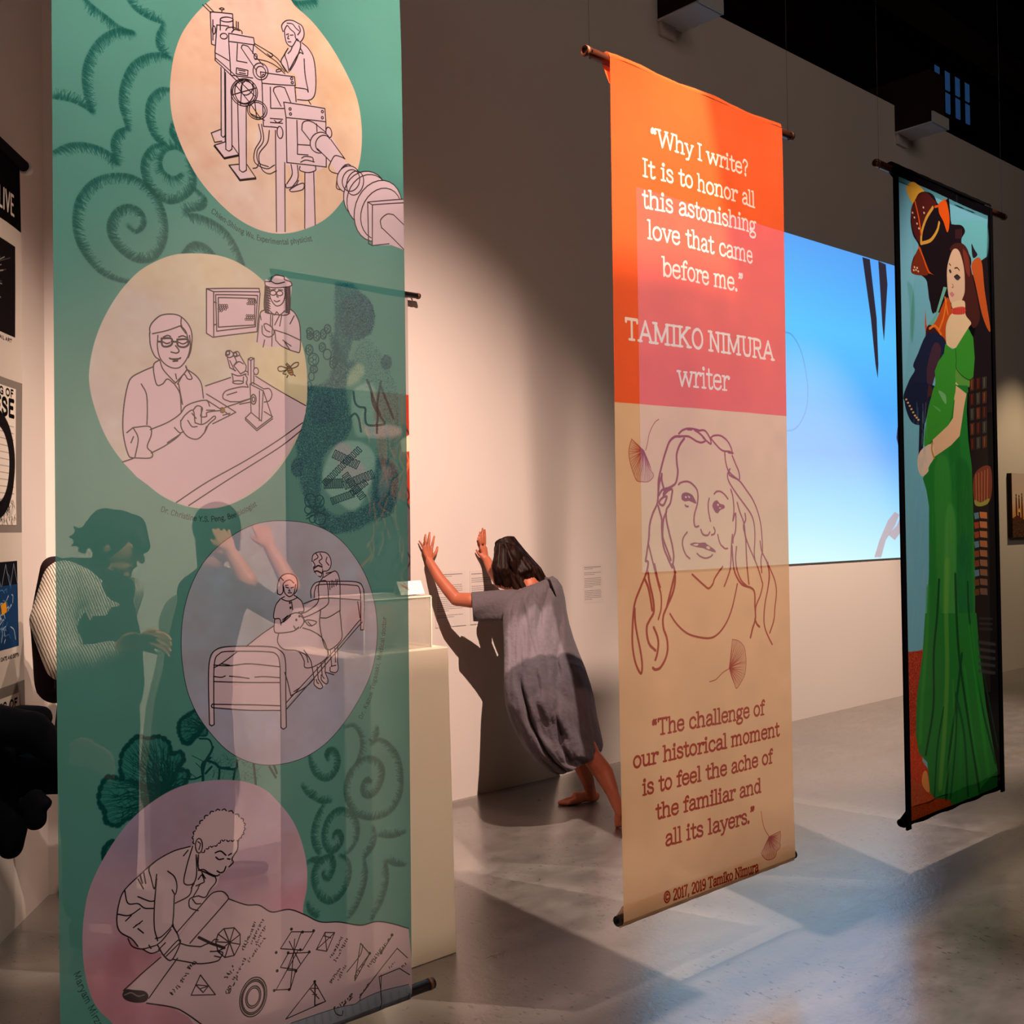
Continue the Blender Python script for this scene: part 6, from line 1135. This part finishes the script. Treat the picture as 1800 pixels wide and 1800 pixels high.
for j in range(NR+1):
    f = (len(RG)-1)*j/NR; l_, r_, Y, th_ = ringat(f); Lp, Rp = C3(*l_, Y), C3(*r_, Y-.03); ce = (Lp+Rp)/2; h = (Rp-Lp)/2; v_ = j/NR
    dpt = (ce-Vector((0, 0, 1.55))); dpt.z = 0; dpt = dpt.normalized()
    for k in range(n):
        a = 2*math.pi*k/n; ca, sa = math.cos(a), math.sin(a)      # sa<0: the side turned to the camera
        p = ce+h*ca*(1 if abs(ca) < .98 else 1)+dpt*sa*th_
        fr = max(0, -sa)
        # diagonal gathers over the back, long vertical folds in the skirt, one deep tuck
        def crease(x, w_): return math.exp(-(x/w_)**2)
        def gate(a_, b_, e=8): return max(0, min(1, (v_-a_)*e))*max(0, min(1, (b_-v_)*e))
        wob = .03*math.sin(23*v_+5*ca)+.02*math.sin(41*v_-9*ca)
        g = .012*math.sin(11*ca+30*v_+2*math.sin(6*v_))*fr*math.exp(-((v_-.24)/.16)**2)
        g += .020*math.sin(8*ca-10*v_+1.0+wob*20)*fr*min(1, max(0, (v_-.36)*3)); g += .008*math.sin(21*ca+7*v_+wob*30)*fr*min(1, v_*2); g += .003*math.sin(47*ca+13*v_)*fr
        g -= .085*crease(ca-(-.60+.35*max(0, v_-.5))+wob*.4, .05)*fr*gate(.47, .995)
        g -= .045*crease((ca-.62)+(v_-.36)*1.9+wob, .085)*fr*gate(.22, .56)
        g -= .030*crease((ca-.15)+(v_-.62)*1.4+wob, .045)*fr*gate(.48, .88, 6)
        g -= .026*crease((ca+.05)-(v_-.12)*2.0+wob, .05)*fr*gate(.05, .30, 10); g -= .022*crease((ca+.42)-(v_-.16)*1.1+wob, .045)*fr*gate(.08, .42, 10); g -= .018*crease((ca-.45)+(v_-.14)*2.6+wob, .05)*fr*gate(.05, .34, 10)
        g -= .02*crease((ca-.42)+(v_-.7)*.5+wob, .04)*fr*gate(.6, .99, 6)
        p += -dpt*g + Vector((0, 0, .004*math.sin(6*a)*v_))
        V.append(p)
for j in range(NR):
    for k in range(n): Fc.append((j*n+k, j*n+(k+1) % n, (j+1)*n+(k+1) % n, (j+1)*n+k))
dr = mesh('dress', V, Fc, FAB, dan, smooth=True); so = dr.modifiers.new('s', 'SOLIDIFY'); so.thickness = .003; 
def sleeve(rings, n=40, amp=.006):
    V = []; Fc = []
    for j, (tp, bt, Y, d_) in enumerate(rings):
        T_, B_ = C3(*tp, Y), C3(*bt, Y); ce = (T_+B_)/2; h = (T_-B_)/2; ax = Vector((ce.x, ce.y, 0)).normalized()
        for k in range(n): a = 2*math.pi*k/n; V.append(ce+h*math.cos(a)+ax*d_*math.sin(a)*(1)+ax*amp*math.sin(4*a+j*.9)*(1 if math.sin(a) < 0 else .3))
    for j in range(len(rings)-1):
        for k in range(n): Fc.append((j*n+k, j*n+(k+1) % n, (j+1)*n+(k+1) % n, (j+1)*n+k))
    o = mesh('sleeve', V, Fc, FAB, dan, smooth=True); q = o.modifiers.new('s', 'SOLIDIFY'); q.thickness = .003; q = o.modifiers.new('u', 'SUBSURF'); q.levels = 1; q.render_levels = 1
sleeve([((690, 425), (660, 640), 4.31, .09), ((650, 420), (620, 618), 4.33, .09), ((600, 424), (580, 598), 4.37, .085), ((550, 428), (530, 596), 4.42, .08), ((490, 432), (485, 597), 4.46, .075), ((445, 436), (448, 597), 4.49, .072), ((428, 438), (441, 597), 4.50, .072)])
sleeve([((860, 360), (900, 480), 4.22, .08), ((840, 352), (890, 455), 4.30, .075), ((800, 352), (860, 450), 4.38, .07), ((775, 365), (835, 440), 4.43, .065)], 28)
# ---- helper for simple standing figures
def headsegs(hc, fwd, up, k=1.0):
    fwd = fwd.normalized(); up = (up-fwd*up.dot(fwd)).normalized(); s = fwd.cross(up).normalized(); B = Matrix((s, fwd, up)).transposed()
    S = [('e', hc, (.074*k, .092*k, .10*k), B), ('e', hc+fwd*.035*k-up*.065*k, (.05*k, .05*k, .045*k), B), ('c', hc+fwd*.088*k+up*.005, .010*k, hc+fwd*.108*k-up*.022*k, .013*k),
         ('c', hc+fwd*.084*k-up*.055*k-s*.014, .008*k, hc+fwd*.084*k-up*.055*k+s*.014, .008*k), ('c', hc+fwd*.074*k+up*.022*k-s*.036, .013*k, hc+fwd*.074*k+up*.022*k+s*.036, .013*k), ('e', hc+fwd*.07*k-up*.095*k, (.022*k, .02*k, .018*k), B)]
    for q in (-1, 1): S.append(('e', hc+s*q*.076*k-up*.01, (.011, .018, .031), B))
    return S, s, up, B
def handsegs(wr, d, side, nrm, curl=.35, k=1.0):
    """palm and five bent fingers; d finger direction, side points to the thumb, nrm the way the fingers curl"""
    S = []; d, side, nrm = d.normalized(), side.normalized(), nrm.normalized()
    for o_, l in ((.030, .075), (.010, .078), (-.010, .075), (-.028, .068)):
        kn = wr+d*l*k+side*o_*k; S.append(('c', wr+side*o_*.5*k, .013*k, kn, .011*k)); L_ = .034*k
        a = curl; p1 = kn+(d*math.cos(a)+nrm*math.sin(a)+side*o_*3)*L_; p2 = p1+(d*math.cos(2*a)+nrm*math.sin(2*a)+side*o_*3)*L_*.75; p3 = p2+(d*math.cos(2.7*a)+nrm*math.sin(2.7*a))*L_*.6
        S += [('c', kn, .0092*k, p1, .0084*k), ('c', p1, .0084*k, p2, .0078*k), ('c', p2, .0078*k, p3, .0066*k)]
    t0 = wr+d*.022*k+side*.026*k; t1 = t0+(d*.6+side*.8+nrm*.3)*.035*k; t2 = t1+(d*.9+side*.35+nrm*.4)*.032*k; S += [('c', wr+d*.01, .014*k, t0, .013*k), ('c', t0, .0125*k, t1, .010*k), ('c', t1, .0095*k, t2, .0075*k)]
    return S
def shoe(parent, heel, d, m): 
    d = d.normalized(); s = d.cross(Vector((0, 0, 1))); heel = Vector((heel.x, heel.y, .038)); S = [('c', heel, .034, heel+d*.10+Vector((0, 0, -.002)), .036), ('c', heel+d*.10, .036, heel+d*.19+Vector((0, 0, -.008)), .028), ('c', heel+Vector((0, 0, .0)), .034, heel+Vector((0, 0, .05)), .036)]
    blob('shoe', S, m, parent, .007, 3)
BLK = mat('dark_cloth', (24, 25, 33), .85, .1, noise=.2, scale=30, bump=.2); VST = mat('dark_plum_vest', (40, 26, 30), .85, .1, noise=.25, scale=25, bump=.3); DENM = mat('black_denim', (22, 28, 40), .9, .1, noise=.25, scale=50, bump=.2); SHO = mat('dark_shoe', (34, 30, 30), .5, .3)
def stripemat():
    m, nt, b = nodes('striped_shirt'); N = nt.nodes; K = nt.links; tc = N.new('ShaderNodeTexCoord'); mp = N.new('ShaderNodeMapping'); mp.inputs['Rotation'].default_value = (0, .35, .2); wv = N.new('ShaderNodeTexWave'); wv.inputs['Scale'].default_value = 36; wv.inputs['Distortion'].default_value = 1.2; wv.inputs['Detail Scale'].default_value = 1.5
    K.new(tc.outputs['Object'], mp.inputs[0]); K.new(mp.outputs[0], wv.inputs[0]); r = N.new('ShaderNodeValToRGB'); r.color_ramp.elements[0].position = .25; r.color_ramp.elements[0].color = s2l((120, 96, 84)); r.color_ramp.elements[1].position = .42; r.color_ramp.elements[1].color = s2l((232, 220, 206)); K.new(wv.outputs['Fac'], r.inputs[0]); K.new(r.outputs[0], b.inputs['Base Color']); b.inputs['Roughness'].default_value = .8
    return m
STR = stripemat()
def Q(px, py, d):
    """point along the pixel's ray at forward distance d"""
    return Vector(CS)*((px-900)/F_PX*d)+Vector(CU)*((900-py)/F_PX*d)+Vector(CF)*d+Vector((0, 0, 1.55))
R_ = Vector(CS); UP = Vector((0, 0, 1)); FW = Vector((CF[0], CF[1], 0)).normalized()
# ---- visitor in the striped shirt
D = 4.02; base = Q(175, 1200, D); base.z = 0
pa = thing('person', 'standing visitor in a dark vest and striped white shirt seen through the teal banner', 'person', base)
hc = Q(212, 955, D); fwd = (R_*.9-UP*.42-FW*.2); S, s_, u_, B = headsegs(hc, fwd, UP)
S += [('c', Q(185, 1005, D), .052, hc-UP*.03, .05), ('c', Q(185, 1005, D), .05, Q(165, 1060, D), .08)]
wrist = Q(205, 1140, D-.22); S += [('c', Q(190, 1146, D-.22), .03, wrist, .025)]+handsegs(wrist, (R_*.9+UP*.28), -FW*.4+UP*.8, (R_*.4-UP*.6), .30, .95)
w2 = Q(245, 1128, D+.10); S += [('c', Q(215, 1150, D+.1), .03, w2, .024)]+handsegs(w2, (R_*.9+UP*.1), UP, -FW*.2-UP*.5, .35, .92)
blob('body', S, SKIN2, pa, .0055, 4)
HS = [('e', hc-fwd.normalized()*.02+UP*.015, (.092, .105, .105), B), ('e', Q(150, 945, D), (.045, .04, .042)), ('c', Q(160, 940, D), .04, Q(185, 920, D), .06), ('c', Q(235, 925, D), .045, Q(250, 960, D-.05), .03), ('c', Q(190, 985, D), .06, Q(170, 1000, D), .03)]
for k in range(16): a = rr.uniform(0, 6.28); HS.append(('c', Q(150, 945, D), .012, Q(150+27*math.cos(a), 945+26*math.sin(a), D-.02), .006))
blob('hair', HS, HAIR, pa, .006, 2)
SL = [('c', Q(112, 1020, D-.12), .075, Q(92, 1090, D-.19), .078), ('c', Q(92, 1090, D-.19), .078, Q(112, 1165, D-.22), .066), ('c', Q(112, 1165, D-.22), .062, Q(160, 1158, D-.24), .054), ('c', Q(160, 1158, D-.24), .052, Q(194, 1146, D-.22), .042), ('c', Q(165, 1050, D), .12, Q(112, 1020, D-.1), .07), ('c', Q(225, 1040, D+.1), .06, Q(205, 1120, D+.13), .05), ('c', Q(205, 1120, D+.13), .05, Q(218, 1150, D+.1), .036), ('c', Q(168, 1060, D), .12, Q(172, 1180, D), .12)]
blob('shirt', SL, STR, pa, .009, 4)
VS = [('e', Q(165, 1040, D+.02), (.155, .125, .10), Matrix.Rotation(_yaw*-1, 3, 'Z')), ('c', Q(160, 1045, D+.02), .142, Q(182, 1130, D+.02), .140), ('c', Q(182, 1130, D+.02), .140, Q(180, 1210, D+.02), .155), ('c', Q(118, 1005, D-.06), .055, Q(180, 1015, D), .075), ('c', Q(95, 1000, D-.0), .05, Q(82, 1090, D+.04), .06), ('c', Q(82, 1090, D+.04), .06, Q(100, 1200, D+.05), .08)]
blob('vest', VS, VST, pa, .01, 4)
TR = [('c', Q(175, 1190, D), .17, Q(172, 1290, D), .19), ('c', Q(160, 1290, D), .14, Q(150, 1450, D-.05), .11), ('c', Q(190, 1290, D), .14, Q(205, 1450, D+.05), .10), ('c', Q(150, 1450, D-.05), .105, Q(140, 1590, D-.05), .07), ('c', Q(205, 1450, D+.05), .10, Q(212, 1580, D+.05), .07)]
TR = [(a[0], a[1], a[2]*.82, a[3], a[4]*.82) for a in TR]; blob('trousers', TR, BLK, pa, .011, 5)
f1, f2 = Q(138, 1590, D-.05), Q(212, 1580, D+.05); shoe(pa, f1, R_-FW*.3, SHO); shoe(pa, f2, R_, SHO)
# ---- second dancer in black, arms raised, seen through the banner
D = 4.75; base = Q(370, 1200, D); base.z = 0
pb = thing('person', 'dark clothed person with raised forearms seen as a silhouette through the teal banner', 'person', base)
hc = Q(388, 935, D-.1); fwd = (R_*.6+FW*.5-UP*.45); S, s_, u_, B = headsegs(hc, fwd, UP)
S += [('c', Q(375, 985, D-.08), .052, hc, .05)]
for (e, w_, dd) in (((436, 1022), (404, 968), D-.42), ((512, 1030), (474, 962), D-.30)):
    E_, W_ = Q(*e, dd), Q(*w_, dd+.06); S += [('c', E_, .04, W_, .026)]+handsegs(W_, (W_-E_).normalized()+FW*.3, -R_, FW-UP*.1, .25, .95)
blob('body', S, SKIN2, pb, .0055, 4)
blob('hair', [('e', hc-fwd.normalized()*.022+UP*.015, (.09, .105, .108), B), ('c', Q(372, 950, D-.1), .07, Q(366, 1010, D), .045), ('c', Q(395, 925, D-.12), .07, Q(410, 960, D-.12), .03)], HAIR, pb, .006, 2)
TP = [('c', Q(345, 1040, D), .085, Q(415, 1030, D-.05), .085), ('c', Q(375, 1050, D), .15, Q(350, 1150, D), .15), ('c', Q(350, 1150, D), .15, Q(345, 1230, D), .16), ('c', Q(345, 1040, D-.05), .07, Q(400, 1080, D-.3), .06), ('c', Q(400, 1080, D-.3), .058, Q(430, 1035, D-.42), .05), ('c', Q(425, 1035, D-.05), .065, Q(490, 1075, D-.2), .055), ('c', Q(490, 1075, D-.2), .055, Q(508, 1040, D-.3), .048)]
blob('black_top', TP, BLK, pb, .01, 4)
TR = [('c', Q(345, 1220, D), .15, Q(340, 1260, D), .16), ('c', Q(330, 1260, D), .12, Q(318, 1400, D), .09), ('c', Q(318, 1400, D), .09, Q(312, 1520, D), .06), ('c', Q(362, 1260, D), .12, Q(378, 1400, D), .09), ('c', Q(378, 1400, D), .09, Q(385, 1515, D), .06)]
blob('trousers', TR, BLK, pb, .011, 5); shoe(pb, Q(312, 1530, D), R_+FW*.4, SHO); shoe(pb, Q(385, 1525, D), R_+FW*.4, SHO)
# ---- visitor in black denim on a high stool at the left edge
D = 3.05; base = Q(-160, 1300, D); base.z = 0
st = thing('bar_stool', 'tall dark stool under the seated visitor at the left edge', 'stool', base)
mt = mat('stool_metal', (26, 26, 28), .4, .4, .7); sz = Q(-110, 1428, D).z
tube('seat', [base+Vector((0, 0, sz-.03)), base+Vector((0, 0, sz))], .16, BLK, st, 24)
for k in range(4):
    a = math.pi/4+k*math.pi/2; o_ = Vector((math.cos(a), math.sin(a), 0)); tube('leg', [base+o_*.12+Vector((0, 0, sz-.03)), base+o_*.15], .011, mt, st, 8)
ring = [base+Vector((.140*math.cos(q*math.pi/8), .140*math.sin(q*math.pi/8), .22)) for q in range(17)]; tube('foot_ring', ring, .008, mt, st, 6)
pc_ = thing('person', 'visitor in a black jacket and dark jeans sitting at the left edge', 'person', base)
hc = Q(-175, 880, D); hc.z = 1.52
S, s_, u_, B = headsegs(hc, R_-UP*.2, UP); S += [('c', Q(-185, 985, D), .055, hc-UP*.02, .05)]
w_ = Q(112, 1330, D-.18); S += [('c', hc-UP*.1, .05, Q(-175, 1090, D), .05), ('c', Q(-175, 1090, D), .04, Q(-80, 1262, D-.2), .036), ('c', Q(-80, 1262, D-.2), .034, Q(55, 1284, D-.22), .03), ('c', Q(55, 1284, D-.22), .03, w_, .024)]+handsegs(w_, R_+UP*.05, UP, -UP*.6+R_*.2, .5, .95)
w3 = Q(125, 1345, D+.1); S += [('c', Q(-175, 1090, D), .04, Q(-20, 1270, D+.18), .034), ('c', Q(-20, 1270, D+.18), .034, w3, .024)]+handsegs(w3, R_, UP, -UP*.6, .5, .95)
blob('body', S, SKIN2, pc_, .006, 4)
blob('hair', [('e', hc-R_*.02+UP*.015, (.09, .105, .106), B)], HAIR, pc_, .007, 2)
JK = [('c', Q(-190, 1080, D), .14, Q(-150, 1320, D), .15), ('c', Q(-170, 1080, D-.15), .075, Q(-80, 1262, D-.2), .07), ('c', Q(-80, 1262, D-.2), .062, Q(55, 1284, D-.22), .05), ('c', Q(55, 1282, D-.22), .05, Q(98, 1322, D-.19), .042), ('c', Q(-170, 1080, D+.2), .07, Q(-20, 1270, D+.18), .055), ('c', Q(-20, 1270, D+.18), .055, Q(20, 1282, D+.18), .05), ('c', Q(20, 1280, D+.18), .055, Q(100, 1330, D+.1), .042), ('c', Q(-15, 1350, D-.1), .08, Q(15, 1440, D-.12), .055), ('c', Q(15, 1440, D-.12), .055, Q(18, 1488, D-.12), .035), ('c', Q(35, 1270, D-.1), .05, Q(70, 1262, D-.1), .035)]
blob('jacket', JK, BLK, pc_, .009, 3)
JN = [('c', Q(-130, 1350, D+.02), .095, Q(170, 1350, D-.08), .066), ('c', Q(-130, 1350, D+.14), .09, Q(165, 1355, D+.16), .066), ('c', Q(170, 1352, D-.08), .064, Q(150, 1560, D-.06), .05), ('c', Q(165, 1357, D+.16), .064, Q(158, 1540, D+.14), .05)]
blob('jeans', JN, DENM, pc_, .009, 3)
o1, o2 = Q(150, 1570, D-.06), Q(158, 1550, D+.14)
for q in (o1, o2):
    d_ = R_; hz = q.z-.05; S = [('c', Vector((q.x, q.y, hz)), .034, Vector((q.x, q.y, hz))+d_*.1, .036), ('c', Vector((q.x, q.y, hz))+d_*.1, .036, Vector((q.x, q.y, hz-.01))+d_*.19, .028), ('c', Vector((q.x, q.y, hz)), .034, q+UP*.02, .036)]; blob('shoe', S, SHO, pc_, .007, 3)
# dark jacket cuff piece beside the stool
o = blob('cuff_tmp', [('c', Q(62, 1405, D-.22), .028, Q(62, 1440, D-.22), .03), ('c', Q(44, 1412, D-.22), .02, Q(78, 1412, D-.22), .02)], BLK, pc_, .007, 3); o.name = 'jacket_cuff'
